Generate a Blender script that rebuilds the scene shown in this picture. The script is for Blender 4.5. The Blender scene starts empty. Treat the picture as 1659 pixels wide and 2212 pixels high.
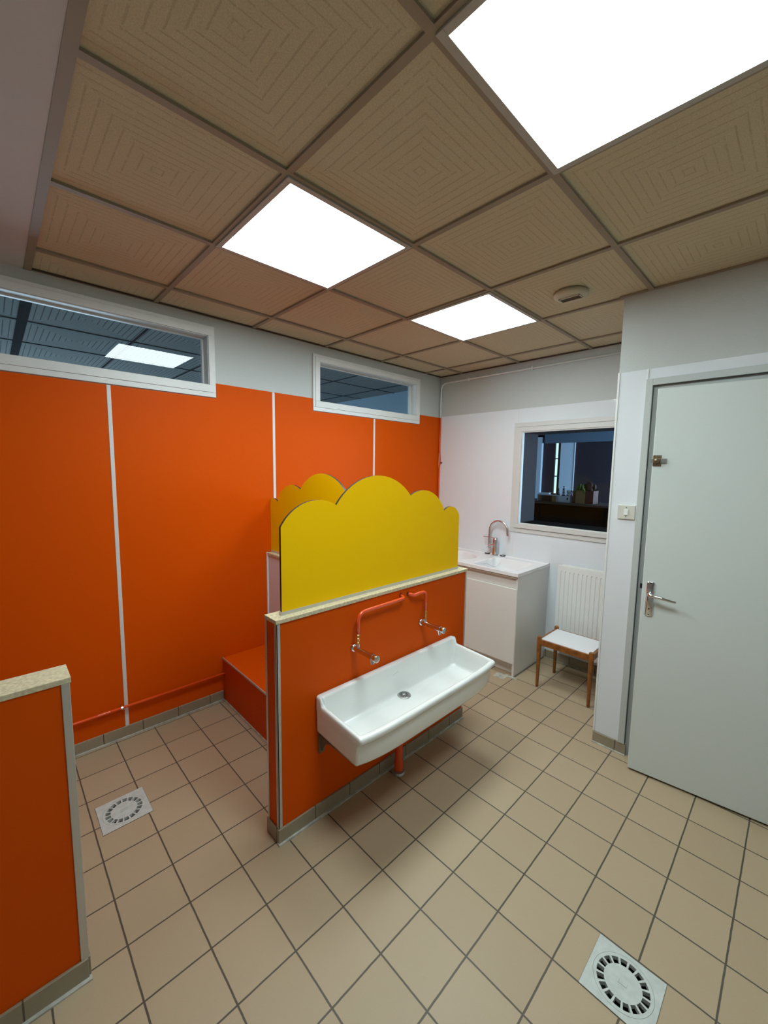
import bpy, bmesh, math, random
from mathutils import Vector, Matrix
random.seed(4)
S = bpy.context.scene
C = S.collection
PI = math.pi

# ------------------------------------------------------------------ camera, world, exposure
cam_d = bpy.data.cameras.new('camera')
cam = bpy.data.objects.new('camera', cam_d); C.objects.link(cam); S.camera = cam
RGT = Vector((0.72095463, -0.69284647, 0.01371829))
DWN = Vector((-0.06322521, -0.08547787, -0.99433199))
FWD = Vector((0.69009202, 0.71600091, -0.10543103))
M = Matrix.Identity(4)
for r in range(3):
    M[r][0] = RGT[r]; M[r][1] = -DWN[r]; M[r][2] = -FWD[r]
M[0][3], M[1][3], M[2][3] = -0.7492, -3.0446, 1.6187
cam.matrix_world = M
cam_d.sensor_fit = 'HORIZONTAL'; cam_d.sensor_width = 36.0
cam_d.lens = 879.453 * 36.0 / 1659.0
cam_d.clip_start = 0.02; cam_d.clip_end = 60

w = bpy.data.worlds.new('world'); S.world = w; w.use_nodes = True
w.node_tree.nodes['Background'].inputs[0].default_value = (0.02, 0.03, 0.05, 1)
w.node_tree.nodes['Background'].inputs[1].default_value = 0.3
S.view_settings.view_transform = 'Standard'
S.view_settings.look = 'None'
S.view_settings.gamma = 1.0
S.view_settings.use_curve_mapping = False
S.view_settings.exposure = 2.03
PANEL_POWER = 5.2
PANEL_COL = (0.85, 1.0, 1.02)
DAY_COL = (0.52, 0.78, 0.96)

# ------------------------------------------------------------------ measures of the room (metres)
H = 2.56          # tiled ceiling
YW = -0.329       # orange wall
XB = 2.654        # white rear wall with the window
XD = 1.78         # wall with the door
YP = -2.272       # corner of the door wall
XL, YF = -2.30, -4.30

# ------------------------------------------------------------------ materials
def nmat(name):
    m = bpy.data.materials.new(name); m.use_nodes = True
    return m, m.node_tree, m.node_tree.nodes['Principled BSDF']
def mat(name, col, rough=0.5, metal=0.0, spec=0.5, coat=0.0, var=0.0, vscale=8.0, bump=0.0, bscale=200.0, bdist=0.002, col2=None):
    m, nt, b = nmat(name)
    b.inputs['Roughness'].default_value = rough
    b.inputs['Metallic'].default_value = metal
    b.inputs['Specular IOR Level'].default_value = spec
    b.inputs['Coat Weight'].default_value = coat
    b.inputs['Coat Roughness'].default_value = 0.15
    b.inputs['Base Color'].default_value = (*col, 1)
    tc = nt.nodes.new('ShaderNodeTexCoord')
    if var > 0 or col2:
        n = nt.nodes.new('ShaderNodeTexNoise'); n.inputs['Scale'].default_value = vscale; n.inputs['Detail'].default_value = 6
        nt.links.new(tc.outputs['Object'], n.inputs['Vector'])
        mx = nt.nodes.new('ShaderNodeMix'); mx.data_type = 'RGBA'
        c2 = col2 if col2 else tuple(max(0, c * (1 - var)) for c in col)
        mx.inputs[6].default_value = (*col, 1); mx.inputs[7].default_value = (*c2, 1)
        rp = nt.nodes.new('ShaderNodeMapRange'); rp.inputs[1].default_value = 0.35; rp.inputs[2].default_value = 0.65
        nt.links.new(n.outputs['Fac'], rp.inputs[0]); nt.links.new(rp.outputs[0], mx.inputs[0])
        nt.links.new(mx.outputs[2], b.inputs['Base Color'])
    if bump > 0:
        n2 = nt.nodes.new('ShaderNodeTexNoise'); n2.inputs['Scale'].default_value = bscale; n2.inputs['Detail'].default_value = 3
        nt.links.new(tc.outputs['Object'], n2.inputs['Vector'])
        bp = nt.nodes.new('ShaderNodeBump'); bp.inputs['Strength'].default_value = bump; bp.inputs['Distance'].default_value = bdist
        nt.links.new(n2.outputs['Fac'], bp.inputs['Height']); nt.links.new(bp.outputs[0], b.inputs['Normal'])
    return m
def emis(name, col, s):
    m, nt, b = nmat(name)
    b.inputs['Base Color'].default_value = (*[0.6 * c for c in col], 1)
    b.inputs['Emission Color'].default_value = (*col, 1)
    b.inputs['Emission Strength'].default_value = s
    return m
def glassmat(name, tint=(0.86, 0.92, 0.93), f0=0.055):
    """thin pane: clear, with a mirror reflection that grows towards grazing angles, the same from both sides"""
    m = bpy.data.materials.new(name); m.use_nodes = True; nt = m.node_tree; nt.nodes.clear()
    o = nt.nodes.new('ShaderNodeOutputMaterial'); mix = nt.nodes.new('ShaderNodeMixShader')
    t = nt.nodes.new('ShaderNodeBsdfTransparent'); t.inputs[0].default_value = (*tint, 1)
    g = nt.nodes.new('ShaderNodeBsdfGlossy'); g.inputs['Roughness'].default_value = 0.005
    ge = nt.nodes.new('ShaderNodeNewGeometry')
    def mth(op, a, b=None):
        n = nt.nodes.new('ShaderNodeMath'); n.operation = op
        for k, v in ((0, a), (1, b)):
            if v is None: continue
            if isinstance(v, (int, float)): n.inputs[k].default_value = v
            else: nt.links.new(v, n.inputs[k])
        return n.outputs[0]
    d = nt.nodes.new('ShaderNodeVectorMath'); d.operation = 'DOT_PRODUCT'
    nt.links.new(ge.outputs['Normal'], d.inputs[0]); nt.links.new(ge.outputs['Incoming'], d.inputs[1])
    fr = mth('ADD', mth('MULTIPLY', mth('POWER', mth('SUBTRACT', 1.0, mth('ABSOLUTE', d.outputs['Value'])), 5.0), 1.0 - f0), f0)
    nt.links.new(fr, mix.inputs[0]); nt.links.new(t.outputs[0], mix.inputs[1]); nt.links.new(g.outputs[0], mix.inputs[2])
    nt.links.new(mix.outputs[0], o.inputs[0])
    return m
class NB:
    """small helper to chain math nodes"""
    def __init__(s, nt): s.nt = nt
    def m(s, op, a, b=None, c=None):
        n = s.nt.nodes.new('ShaderNodeMath'); n.operation = op
        for i, v in enumerate((a, b, c)):
            if v is None: continue
            if isinstance(v, (int, float)): n.inputs[i].default_value = v
            else: s.nt.links.new(v, n.inputs[i])
        return n.outputs[0]
    def mixc(s, f, c1, c2):
        n = s.nt.nodes.new('ShaderNodeMix'); n.data_type = 'RGBA'
        for i, v in ((0, f), (6, c1), (7, c2)):
            if isinstance(v, (int, float)): n.inputs[i].default_value = v
            elif isinstance(v, tuple): n.inputs[i].default_value = (*v, 1)
            else: s.nt.links.new(v, n.inputs[i])
        return n.outputs[2]

def floor_material():
    m, nt, b = nmat('beige_floor_tiles'); k = NB(nt)
    tc = nt.nodes.new('ShaderNodeTexCoord')
    mp = nt.nodes.new('ShaderNodeMapping'); mp.vector_type = 'TEXTURE'
    mp.inputs['Location'].default_value = (-0.5195, -0.3678, 0)
    mp.inputs['Rotation'].default_value = (0, 0, 0.0027)
    mp.inputs['Scale'].default_value = (0.2024, 0.2021, 1)
    nt.links.new(tc.outputs['Object'], mp.inputs[0])
    nz = nt.nodes.new('ShaderNodeTexNoise'); nz.inputs['Scale'].default_value = 30
    nt.links.new(tc.outputs['Object'], nz.inputs['Vector'])
    sx = nt.nodes.new('ShaderNodeSeparateXYZ'); nt.links.new(mp.outputs[0], sx.inputs[0])
    wob = k.m('MULTIPLY', k.m('SUBTRACT', nz.outputs['Fac'], 0.5), 0.010)
    def edge(v):
        f = k.m('FRACT', k.m('ADD', v, wob)); return k.m('MINIMUM', f, k.m('SUBTRACT', 1.0, f))
    e = k.m('MINIMUM', edge(sx.outputs[0]), edge(sx.outputs[1]))
    mr = nt.nodes.new('ShaderNodeMapRange'); mr.inputs[1].default_value = 0.0105; mr.inputs[2].default_value = 0.017
    nt.links.new(e, mr.inputs[0]); tile = mr.outputs[0]
    fl = nt.nodes.new('ShaderNodeVectorMath'); fl.operation = 'FLOOR'; nt.links.new(mp.outputs[0], fl.inputs[0])
    wn = nt.nodes.new('ShaderNodeTexWhiteNoise'); wn.noise_dimensions = '2D'; nt.links.new(fl.outputs[0], wn.inputs['Vector'])
    c = k.mixc(wn.outputs['Value'], (0.445, 0.345, 0.225), (0.405, 0.31, 0.197))
    n2 = nt.nodes.new('ShaderNodeTexNoise'); n2.inputs['Scale'].default_value = 5; n2.inputs['Detail'].default_value = 8
    nt.links.new(tc.outputs['Object'], n2.inputs['Vector'])
    c = k.mixc(k.m('MULTIPLY', n2.outputs['Fac'], 0.35), c, (0.45, 0.34, 0.23))
    n3 = nt.nodes.new('ShaderNodeTexNoise'); n3.inputs['Scale'].default_value = 500; n3.inputs['Detail'].default_value = 2
    nt.links.new(tc.outputs['Object'], n3.inputs['Vector'])
    sp = nt.nodes.new('ShaderNodeMapRange'); sp.inputs[1].default_value = 0.55; sp.inputs[2].default_value = 0.75; sp.inputs[4].default_value = 0.35
    nt.links.new(n3.outputs['Fac'], sp.inputs[0])
    c = k.mixc(sp.outputs[0], c, (0.33, 0.24, 0.15))
    n4 = nt.nodes.new('ShaderNodeTexNoise'); n4.inputs['Scale'].default_value = 1.6
    nt.links.new(tc.outputs['Object'], n4.inputs['Vector'])
    g = k.mixc(n4.outputs['Fac'], (0.055, 0.047, 0.034), (0.12, 0.105, 0.08))
    nt.links.new(k.mixc(tile, g, c), b.inputs['Base Color'])
    b.inputs['Roughness'].default_value = 0.42
    b.inputs['Specular IOR Level'].default_value = 0.35
    bp = nt.nodes.new('ShaderNodeBump'); bp.inputs['Strength'].default_value = 0.5; bp.inputs['Distance'].default_value = 0.002
    hh = k.m('ADD', tile, k.m('MULTIPLY', n3.outputs['Fac'], 0.06))
    nt.links.new(hh, bp.inputs['Height']); nt.links.new(bp.outputs[0], b.inputs['Normal'])
    return m
def ceiling_material(name, c1, c2, cg, gs=0.26, b0=0.32, b1=0.48):
    m, nt, b = nmat(name); k = NB(nt)
    tc = nt.nodes.new('ShaderNodeTexCoord')
    mp = nt.nodes.new('ShaderNodeMapping'); mp.vector_type = 'TEXTURE'
    mp.inputs['Scale'].default_value = (0.6, 0.6, 1)
    nt.links.new(tc.outputs['Object'], mp.inputs[0])
    sx = nt.nodes.new('ShaderNodeSeparateXYZ'); nt.links.new(mp.outputs[0], sx.inputs[0])
    ax = k.m('ABSOLUTE', k.m('SUBTRACT', k.m('FRACT', sx.outputs[0]), 0.5))
    ay = k.m('ABSOLUTE', k.m('SUBTRACT', k.m('FRACT', sx.outputs[1]), 0.5))
    r = k.m('MAXIMUM', ax, ay)
    # grooves lie close together on two sides of each tile and wider apart on the other two
    isx = k.m('GREATER_THAN', ax, ay)
    f = k.m('FRACT', k.m('MULTIPLY', r, k.m('ADD', 22.0, k.m('MULTIPLY', isx, -4.0))))
    d = k.m('ABSOLUTE', k.m('SUBTRACT', f, 0.5))
    nz = nt.nodes.new('ShaderNodeTexNoise'); nz.inputs['Scale'].default_value = 70; nz.inputs['Detail'].default_value = 4
    nt.links.new(tc.outputs['Object'], nz.inputs['Vector'])
    gw = nt.nodes.new('ShaderNodeMapRange'); gw.inputs[1].default_value = 0.04; gw.inputs[2].default_value = 0.11
    gw.inputs[3].default_value = 1; gw.inputs[4].default_value = 0
    nt.links.new(d, gw.inputs[0])
    br = nt.nodes.new('ShaderNodeMapRange'); br.inputs[1].default_value = b0; br.inputs[2].default_value = b1
    nt.links.new(nz.outputs['Fac'], br.inputs[0])
    gr = k.m('MULTIPLY', gw.outputs[0], br.outputs[0])
    n3 = nt.nodes.new('ShaderNodeTexNoise'); n3.inputs['Scale'].default_value = 260; n3.inputs['Detail'].default_value = 2
    nt.links.new(tc.outputs['Object'], n3.inputs['Vector'])
    c = k.mixc(n3.outputs['Fac'], c1, c2)
    c = k.mixc(k.m('MULTIPLY', gr, gs), c, cg)
    nt.links.new(c, b.inputs['Base Color'])
    b.inputs['Roughness'].default_value = 0.9; b.inputs['Specular IOR Level'].default_value = 0.1
    bp = nt.nodes.new('ShaderNodeBump'); bp.inputs['Strength'].default_value = 0.3; bp.inputs['Distance'].default_value = 0.002
    hh = k.m('SUBTRACT', k.m('MULTIPLY', n3.outputs['Fac'], 0.35), gr)
    nt.links.new(hh, bp.inputs['Height']); nt.links.new(bp.outputs[0], b.inputs['Normal'])
    return m
def skirt_material(name, axis, off):
    m, nt, b = nmat(name); k = NB(nt)
    tc = nt.nodes.new('ShaderNodeTexCoord'); sx = nt.nodes.new('ShaderNodeSeparateXYZ')
    nt.links.new(tc.outputs['Object'], sx.inputs[0])
    v = k.m('DIVIDE', k.m('SUBTRACT', sx.outputs[axis], off), 0.2024)
    f = k.m('FRACT', v); e = k.m('MINIMUM', f, k.m('SUBTRACT', 1.0, f))
    mr = nt.nodes.new('ShaderNodeMapRange'); mr.inputs[1].default_value = 0.008; mr.inputs[2].default_value = 0.015
    nt.links.new(e, mr.inputs[0])
    n = nt.nodes.new('ShaderNodeTexNoise'); n.inputs['Scale'].default_value = 9; n.inputs['Detail'].default_value = 8
    nt.links.new(tc.outputs['Object'], n.inputs['Vector'])
    c = k.mixc(n.outputs['Fac'], (0.36, 0.30, 0.21), (0.26, 0.22, 0.15))
    nt.links.new(k.mixc(mr.outputs[0], (0.08, 0.07, 0.05), c), b.inputs['Base Color'])
    b.inputs['Roughness'].default_value = 0.45
    return m

MT = {}
MT['orange'] = mat('orange_laminate', (0.67, 0.082, 0.0), rough=0.52, spec=0.09, bump=0.08, bscale=500, bdist=0.0005)
MT['yellow'] = mat('yellow_laminate', (0.99, 0.585, 0.0), rough=0.5, spec=0.12, bump=0.06, bscale=500, bdist=0.0005)
MT['core'] = mat('dark_board_edge', (0.03, 0.022, 0.016), rough=0.5)
MT['white_lam'] = mat('white_glossy_panel', (0.75, 0.78, 0.82), rough=0.06, spec=0.5)
MT['paint'] = mat('textured_grey_white_paint', (0.53, 0.555, 0.54), rough=0.6, bump=0.55, bscale=140, bdist=0.003)
MT['soffit'] = mat('smooth_grey_white_paint', (0.54, 0.53, 0.53), rough=0.7, bump=0.15, bscale=90)
MT['casing'] = mat('white_painted_wood', (0.76, 0.77, 0.76), rough=0.4, var=0.04, vscale=14)
MT['casing3'] = mat('beige_white_painted_wood', (0.64, 0.63, 0.61), rough=0.4)
MT['faucet'] = mat('satin_chrome', (0.62, 0.63, 0.65), rough=0.24, metal=1.0)
MT['alu'] = mat('aluminium_profile', (0.60, 0.60, 0.58), rough=0.35, metal=0.65)
MT['pale'] = mat('pale_joint_strip', (0.72, 0.69, 0.66), rough=0.45)
MT['cap'] = mat('speckled_cream_cap', (0.74, 0.65, 0.43), rough=0.5, var=0.3, vscale=90)
MT['floor'] = floor_material()
MT['ceil'] = ceiling_material('ribbed_ceiling_tile', (0.70, 0.625, 0.44), (0.43, 0.38, 0.26), (0.22, 0.18, 0.12))
MT['grid'] = mat('brown_ceiling_grid', (0.29, 0.24, 0.17), rough=0.6)
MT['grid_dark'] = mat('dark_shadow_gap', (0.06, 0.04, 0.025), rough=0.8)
MT['frame_g'] = mat('grey_light_frame', (0.42, 0.41, 0.36), rough=0.5)
MT['skx'] = skirt_material('tile_skirting_x', 0, -0.375 - 0.0)
MT['sky'] = skirt_material('tile_skirting_y', 1, -0.3678)
MT['mortar'] = mat('light_mortar', (0.55, 0.54, 0.47), rough=0.8, var=0.35, vscale=30)
MT['ceramic'] = mat('white_ceramic', (0.82, 0.84, 0.82), rough=0.16, spec=0.6, coat=0.4)
MT['resin'] = mat('white_resin', (0.83, 0.82, 0.83), rough=0.22)
MT['chrome'] = mat('chrome', (0.74, 0.75, 0.77), rough=0.13, metal=1.0)
MT['steel'] = mat('brushed_steel', (0.42, 0.42, 0.40), rough=0.32, metal=0.9)
MT['brass'] = mat('brass', (0.75, 0.55, 0.20), rough=0.25, metal=1.0)
MT['aged'] = mat('tarnished_brass', (0.34, 0.27, 0.17), rough=0.35, metal=0.9, var=0.5, vscale=160)
MT['redpaint'] = mat('red_orange_pipe_paint', (0.80, 0.085, 0.015), rough=0.25, coat=0.3)
MT['darkred'] = mat('dark_red_paint', (0.16, 0.025, 0.012), rough=0.5)
MT['olive'] = mat('olive_metal', (0.16, 0.13, 0.08), rough=0.5)
MT['black'] = mat('black_rubber', (0.015, 0.015, 0.016), rough=0.4)
MT['dark'] = mat('dark_void', (0.008, 0.007, 0.006), rough=0.9)
MT['melamine'] = mat('white_melamine', (0.74, 0.73, 0.70), rough=0.4)
MT['lip_shadow'] = mat('beige_lip_shadow', (0.52, 0.45, 0.36), rough=0.5)  # shadow tone for the strip below the worktop edge
MT['doorgrey'] = mat('pale_grey_green_door_paint', (0.66, 0.71, 0.69), rough=0.42, bump=0.06, bscale=300)
MT['framegrey'] = mat('grey_door_frame_paint', (0.50, 0.53, 0.51), rough=0.45)
MT['radiator'] = mat('white_enamel', (0.80, 0.80, 0.78), rough=0.3)
MT['wood'] = mat('varnished_brown_wood', (0.31, 0.108, 0.016), rough=0.35, coat=0.15, col2=(0.17, 0.052, 0.008), vscale=25)
MT['seat'] = mat('white_laminate_top', (0.82, 0.82, 0.85), rough=0.3)
MT['switch'] = mat('ivory_plastic', (0.62, 0.62, 0.55), rough=0.35)
MT['rocker'] = mat('white_plastic', (0.82, 0.83, 0.82), rough=0.3)
MT['grate'] = mat('pale_grey_plastic', (0.56, 0.60, 0.57), rough=0.5, var=0.12, vscale=40)
MT['vent'] = mat('cream_plastic', (0.52, 0.47, 0.34), rough=0.5)
MT['panel'] = emis('light_diffuser', PANEL_COL, PANEL_POWER)
MT['glass'] = glassmat('window_glass', (0.80, 0.88, 0.92))
MT['glass3'] = glassmat('window_glass_clear', (0.9, 0.93, 0.94), 0.012)
MT['added_day'] = emis('added_daylight_next_room', (0.56, 0.78, 0.92), 3.0)  # glow of the window added to light the next room
MT['added_day2'] = emis('bright_daylight_pane', (0.55, 0.93, 1.0), 0.33)
MT['added_day3'] = emis('added_daylight_dark_room', (0.42, 0.70, 1.0), 5.5)  # glow of the unseen window added to the dark room
MT['bluewall'] = mat('blue_grey_wall', (0.36, 0.50, 0.62), rough=0.7)
MT['beam'] = mat('blue_grey_beam_paint', (0.14, 0.185, 0.24), rough=0.8)
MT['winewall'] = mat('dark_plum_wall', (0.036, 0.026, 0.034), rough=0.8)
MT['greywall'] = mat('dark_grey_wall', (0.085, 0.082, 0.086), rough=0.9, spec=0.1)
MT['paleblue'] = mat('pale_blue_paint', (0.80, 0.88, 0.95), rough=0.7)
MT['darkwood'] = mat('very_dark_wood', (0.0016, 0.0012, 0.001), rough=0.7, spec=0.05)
MT['brownwood'] = mat('mid_brown_wood', (0.045, 0.026, 0.016), rough=0.6)
MT['ceil2'] = ceiling_material('ribbed_ceiling_tile_next_room', (0.46, 0.47, 0.46), (0.36, 0.37, 0.36), (0.02, 0.02, 0.02), 0.8, 0.2, 0.35)
MT['grid2'] = mat('dark_grid_next_room', (0.07, 0.08, 0.09), rough=1.0, spec=0.0)
MT['wbox'] = mat('pale_box_paint', (0.60, 0.62, 0.66), rough=0.6)
MT['tanbox'] = mat('light_wood_box', (0.30, 0.17, 0.06), rough=0.6)
MT['redbox'] = mat('red_brown_box', (0.10, 0.018, 0.006), rough=0.6)
MT['green'] = mat('green_leaf', (0.10, 0.16, 0.012), rough=0.5)
MT['brownleaf'] = mat('brown_fabric', (0.05, 0.014, 0.008), rough=0.8)
MT['plum'] = mat('plum_card', (0.22, 0.07, 0.12), rough=0.6)
MT['white'] = mat('white_card', (0.8, 0.8, 0.82), rough=0.6)

# ------------------------------------------------------------------ mesh helpers
class MB:
    def __init__(s): s.v = []; s.f = []; s.mi = []; s.cur = 0
    def add(s, vs, fs):
        o = len(s.v); s.v += [tuple(p) for p in vs]
        for f in fs: s.f.append([o + i for i in f]); s.mi.append(s.cur)
        return s
    def box(s, x0, x1, y0, y1, z0, z1):
        if x0 > x1: x0, x1 = x1, x0
        if y0 > y1: y0, y1 = y1, y0
        if z0 > z1: z0, z1 = z1, z0
        vs = [(x, y, z) for z in (z0, z1) for y in (y0, y1) for x in (x0, x1)]
        return s.add(vs, [(0, 2, 3, 1), (4, 5, 7, 6), (0, 1, 5, 4), (2, 6, 7, 3), (0, 4, 6, 2), (1, 3, 7, 5)])
    def obox(s, c, ax, ay, az, hx, hy, hz):
        c = Vector(c); ax, ay, az = Vector(ax).normalized(), Vector(ay).normalized(), Vector(az).normalized()
        vs = [c + ax * (hx * i) + ay * (hy * j) + az * (hz * k) for k in (-1, 1) for j in (-1, 1) for i in (-1, 1)]
        return s.add(vs, [(0, 2, 3, 1), (4, 5, 7, 6), (0, 1, 5, 4), (2, 6, 7, 3), (0, 4, 6, 2), (1, 3, 7, 5)])
    def tube(s, pts, r, n=12, caps=True):
        pts = [Vector(p) for p in pts]; rs = r if isinstance(r, (list, tuple)) else [r] * len(pts)
        rings = []; prev = None
        for i, p in enumerate(pts):
            if i == 0: t = pts[1] - p
            elif i == len(pts) - 1: t = p - pts[i - 1]
            else: t = (pts[i + 1] - p).normalized() + (p - pts[i - 1]).normalized()
            t.normalize()
            if prev is None:
                a = Vector((0, 0, 1)) if abs(t.z) < 0.9 else Vector((1, 0, 0))
                u = t.cross(a).normalized()
            else:
                u = (prev - t * prev.dot(t)).normalized()
            prev = u; vv = t.cross(u)
            rings.append([p + (u * math.cos(2 * PI * k / n) + vv * math.sin(2 * PI * k / n)) * rs[i] for k in range(n)])
        vs = [q for ring in rings for q in ring]; fs = []
        for i in range(len(pts) - 1):
            for k in range(n):
                a = i * n + k; b = i * n + (k + 1) % n
                fs.append((a, b, b + n, a + n))
        if caps:
            fs.append(tuple(range(n - 1, -1, -1))); fs.append(tuple((len(pts) - 1) * n + k for k in range(n)))
        return s.add(vs, fs)
    def lathe(s, c, axis, prof, n=32):
        """prof: list of (distance along axis, radius)"""
        c = Vector(c); t = Vector(axis).normalized()
        a = Vector((0, 0, 1)) if abs(t.z) < 0.9 else Vector((1, 0, 0))
        u = t.cross(a).normalized(); vv = t.cross(u); vs = []; fs = []
        for d, r in prof:
            for k in range(n):
                vs.append(c + t * d + (u * math.cos(2 * PI * k / n) + vv * math.sin(2 * PI * k / n)) * max(r, 1e-5))
        for i in range(len(prof) - 1):
            for k in range(n):
                a_ = i * n + k; b_ = i * n + (k + 1) % n
                fs.append((a_, b_, b_ + n, a_ + n))
        fs.append(tuple(range(n - 1, -1, -1))); fs.append(tuple((len(prof) - 1) * n + k for k in range(n)))
        return s.add(vs, fs)
    def prism(s, poly, d0, d1, plane='xz', edge_mat=None):
        """extrude a 2-D outline; plane tells which axes the outline uses"""
        def P(a, b, d):
            return {'xz': (a, d, b), 'yz': (d, a, b), 'xy': (a, b, d)}[plane]
        n = len(poly)
        vs = [P(a, b, d0) for a, b in poly] + [P(a, b, d1) for a, b in poly]
        o = len(s.v); s.v += vs
        s.f.append([o + i for i in range(n)]); s.mi.append(s.cur)
        s.f.append([o + n + i for i in range(n - 1, -1, -1)]); s.mi.append(s.cur)
        for i in range(n):
            j = (i + 1) % n
            s.f.append([o + i, o + j, o + n + j, o + n + i]); s.mi.append(s.cur if edge_mat is None else edge_mat)
        return s
    def build(s, name, m, parent=None, bevel=0.0, smooth=False, seg=2, sub=0, origin=None):
        me = bpy.data.meshes.new(name)
        vs = s.v
        if origin is not None: vs = [(x - origin[0], y - origin[1], z - origin[2]) for x, y, z in vs]
        me.from_pydata(vs, [], s.f)
        for mm in (m if isinstance(m, (list, tuple)) else [m]): me.materials.append(mm)
        for p, i in zip(me.polygons, s.mi): p.material_index = i
        bm = bmesh.new(); bm.from_mesh(me); bmesh.ops.recalc_face_normals(bm, faces=bm.faces); bm.to_mesh(me); bm.free()
        if smooth:
            for p in me.polygons: p.use_smooth = True
        me.update()
        o = bpy.data.objects.new(name, me); C.objects.link(o)
        if origin is not None: o.location = origin
        if parent is not None:
            o.parent = parent
            pl = Vector(world_loc(parent))
            ol = Vector(origin) if origin is not None else Vector((0, 0, 0))
            o.location = ol - pl
        if bevel > 0:
            b = o.modifiers.new('bevel', 'BEVEL'); b.width = bevel; b.segments = seg; b.limit_method = 'ANGLE'; b.angle_limit = math.radians(40)
        if sub:
            b = o.modifiers.new('sub', 'SUBSURF'); b.levels = sub; b.render_levels = sub
        if smooth and bevel == 0 and sub == 0:
            pass
        return o
def world_loc(o):
    l = Vector(o.location); p = o.parent
    while p is not None: l += Vector(p.location); p = p.parent
    return l
def sharp(o, ang=40):
    """keep hard edges on smooth lathed shapes"""
    me = o.data; bm = bmesh.new(); bm.from_mesh(me)
    for e in bm.edges:
        if len(e.link_faces) == 2 and e.calc_face_angle(0) > math.radians(ang): e.smooth = False
    bm.to_mesh(me); bm.free(); return o
def thing(name, label, cat, loc, group=None):
    o = bpy.data.objects.new(name, None); C.objects.link(o); o.location = loc; o.empty_display_size = 0.05
    o['label'] = label; o['category'] = cat
    if group: o['group'] = group
    return o
def tag(o, label, cat, group=None):
    o['label'] = label; o['category'] = cat
    if group: o['group'] = group
    return o
def struct(o): o['kind'] = 'structure'; return o
def sempty(name, loc):
    o = bpy.data.objects.new(name, None); C.objects.link(o); o.location = loc; o['kind'] = 'structure'; o.empty_display_size = 0.05
    return o
def fillet(pts, r, n=6):
    pts = [Vector(p) for p in pts]; out = [pts[0]]
    for i in range(1, len(pts) - 1):
        p, a, b = pts[i], pts[i - 1], pts[i + 1]
        da, db = (a - p), (b - p)
        rr = min(r, da.length * 0.49, db.length * 0.49)
        q0, q1 = p + da.normalized() * rr, p + db.normalized() * rr
        for k in range(n + 1):
            t = k / n; out.append(q0 * (1 - t) ** 2 + p * 2 * t * (1 - t) + q1 * t * t)
    out.append(pts[-1]); return out
def arc3(a, b, c, n=18):
    (x1, y1), (x2, y2), (x3, y3) = a, b, c
    d = 2 * (x1 * (y2 - y3) + x2 * (y3 - y1) + x3 * (y1 - y2))
    ux = ((x1**2 + y1**2) * (y2 - y3) + (x2**2 + y2**2) * (y3 - y1) + (x3**2 + y3**2) * (y1 - y2)) / d
    uy = ((x1**2 + y1**2) * (x3 - x2) + (x2**2 + y2**2) * (x1 - x3) + (x3**2 + y3**2) * (x2 - x1)) / d
    r = math.hypot(x1 - ux, y1 - uy); t0 = math.atan2(y1 - uy, x1 - ux); t1 = math.atan2(y3 - uy, x3 - ux)
    while t1 > t0: t1 -= 2 * PI
    return [(ux + r * math.cos(t0 + (t1 - t0) * k / n), uy + r * math.sin(t0 + (t1 - t0) * k / n)) for k in range(n + 1)]

# ================================================================== STRUCTURE
DR = [(-0.496, -0.296, -1.037, -0.837), (0.498, 0.698, -2.871, -2.672)]   # drain squares x0,x1,y0,y1
def holed_floor():
    m = MB()
    xs = sorted({XL, 2.75} | {v for d in DR for v in d[:2]}); ys = sorted({YF, 0.0} | {v for d in DR for v in d[2:]})
    xs[0], xs[-1] = XL, 2.75
    for i in range(len(xs) - 1):
        for j in range(len(ys) - 1):
            cx, cy = (xs[i] + xs[i + 1]) / 2, (ys[j] + ys[j + 1]) / 2
            if any(d[0] < cx < d[1] and d[2] < cy < d[3] for d in DR): continue
            o = len(m.v)
            m.add([(xs[i], ys[j], 0), (xs[i + 1], ys[j], 0), (xs[i + 1], ys[j + 1], 0), (xs[i], ys[j + 1], 0)], [(0, 1, 2, 3)])
    return m
struct(holed_floor().build('floor', MT['floor']))

# ceiling with its tile field, grid and smooth soffit
cm = MB(); cm.add([(-0.569, YF, H + 0.006), (XB + 0.05, YF, H + 0.006), (XB + 0.05, YW + 0.05, H + 0.006), (-0.569, YW + 0.05, H + 0.006)], [(0, 3, 2, 1)])
ceil = struct(cm.build('ceiling', MT['ceil']))
g = MB()
LIGHTS = [(0, 4), (0, 2), (2, 2)]
for i in range(0, 5):
    x = 0.6 * i
    y0 = YF if x < XD else YP
    if x > XB: continue
    g.box(x - 0.012, x + 0.012, y0, YW, H - 0.003, H + 0.005)
for j in range(1, 8):
    y = -0.6 * j
    x1 = XB if y > YP else XD
    g.box(-0.569, x1, y - 0.012, y + 0.012, H - 0.0035, H + 0.005)
g.box(-0.575, -0.545, YF, YW, H - 0.006, H + 0.005)
g.box(-0.569, XB, YW - 0.014, YW, H - 0.004, H + 0.005)
g.box(XB - 0.014, XB, YP, YW, H - 0.004, H + 0.005)
g.box(XD - 0.014, XD, YF, YP + 0.02, H - 0.004, H + 0.005)
g.build('ceiling_grid', MT['grid'], ceil)
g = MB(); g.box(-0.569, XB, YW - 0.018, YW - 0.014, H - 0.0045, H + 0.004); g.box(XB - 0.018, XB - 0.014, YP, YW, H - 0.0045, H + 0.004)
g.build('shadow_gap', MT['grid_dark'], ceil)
struct(MB().box(XL, -0.573, YF, YW, H - 0.004, H + 0.05).build('trim_1', MT['soffit']))

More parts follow.
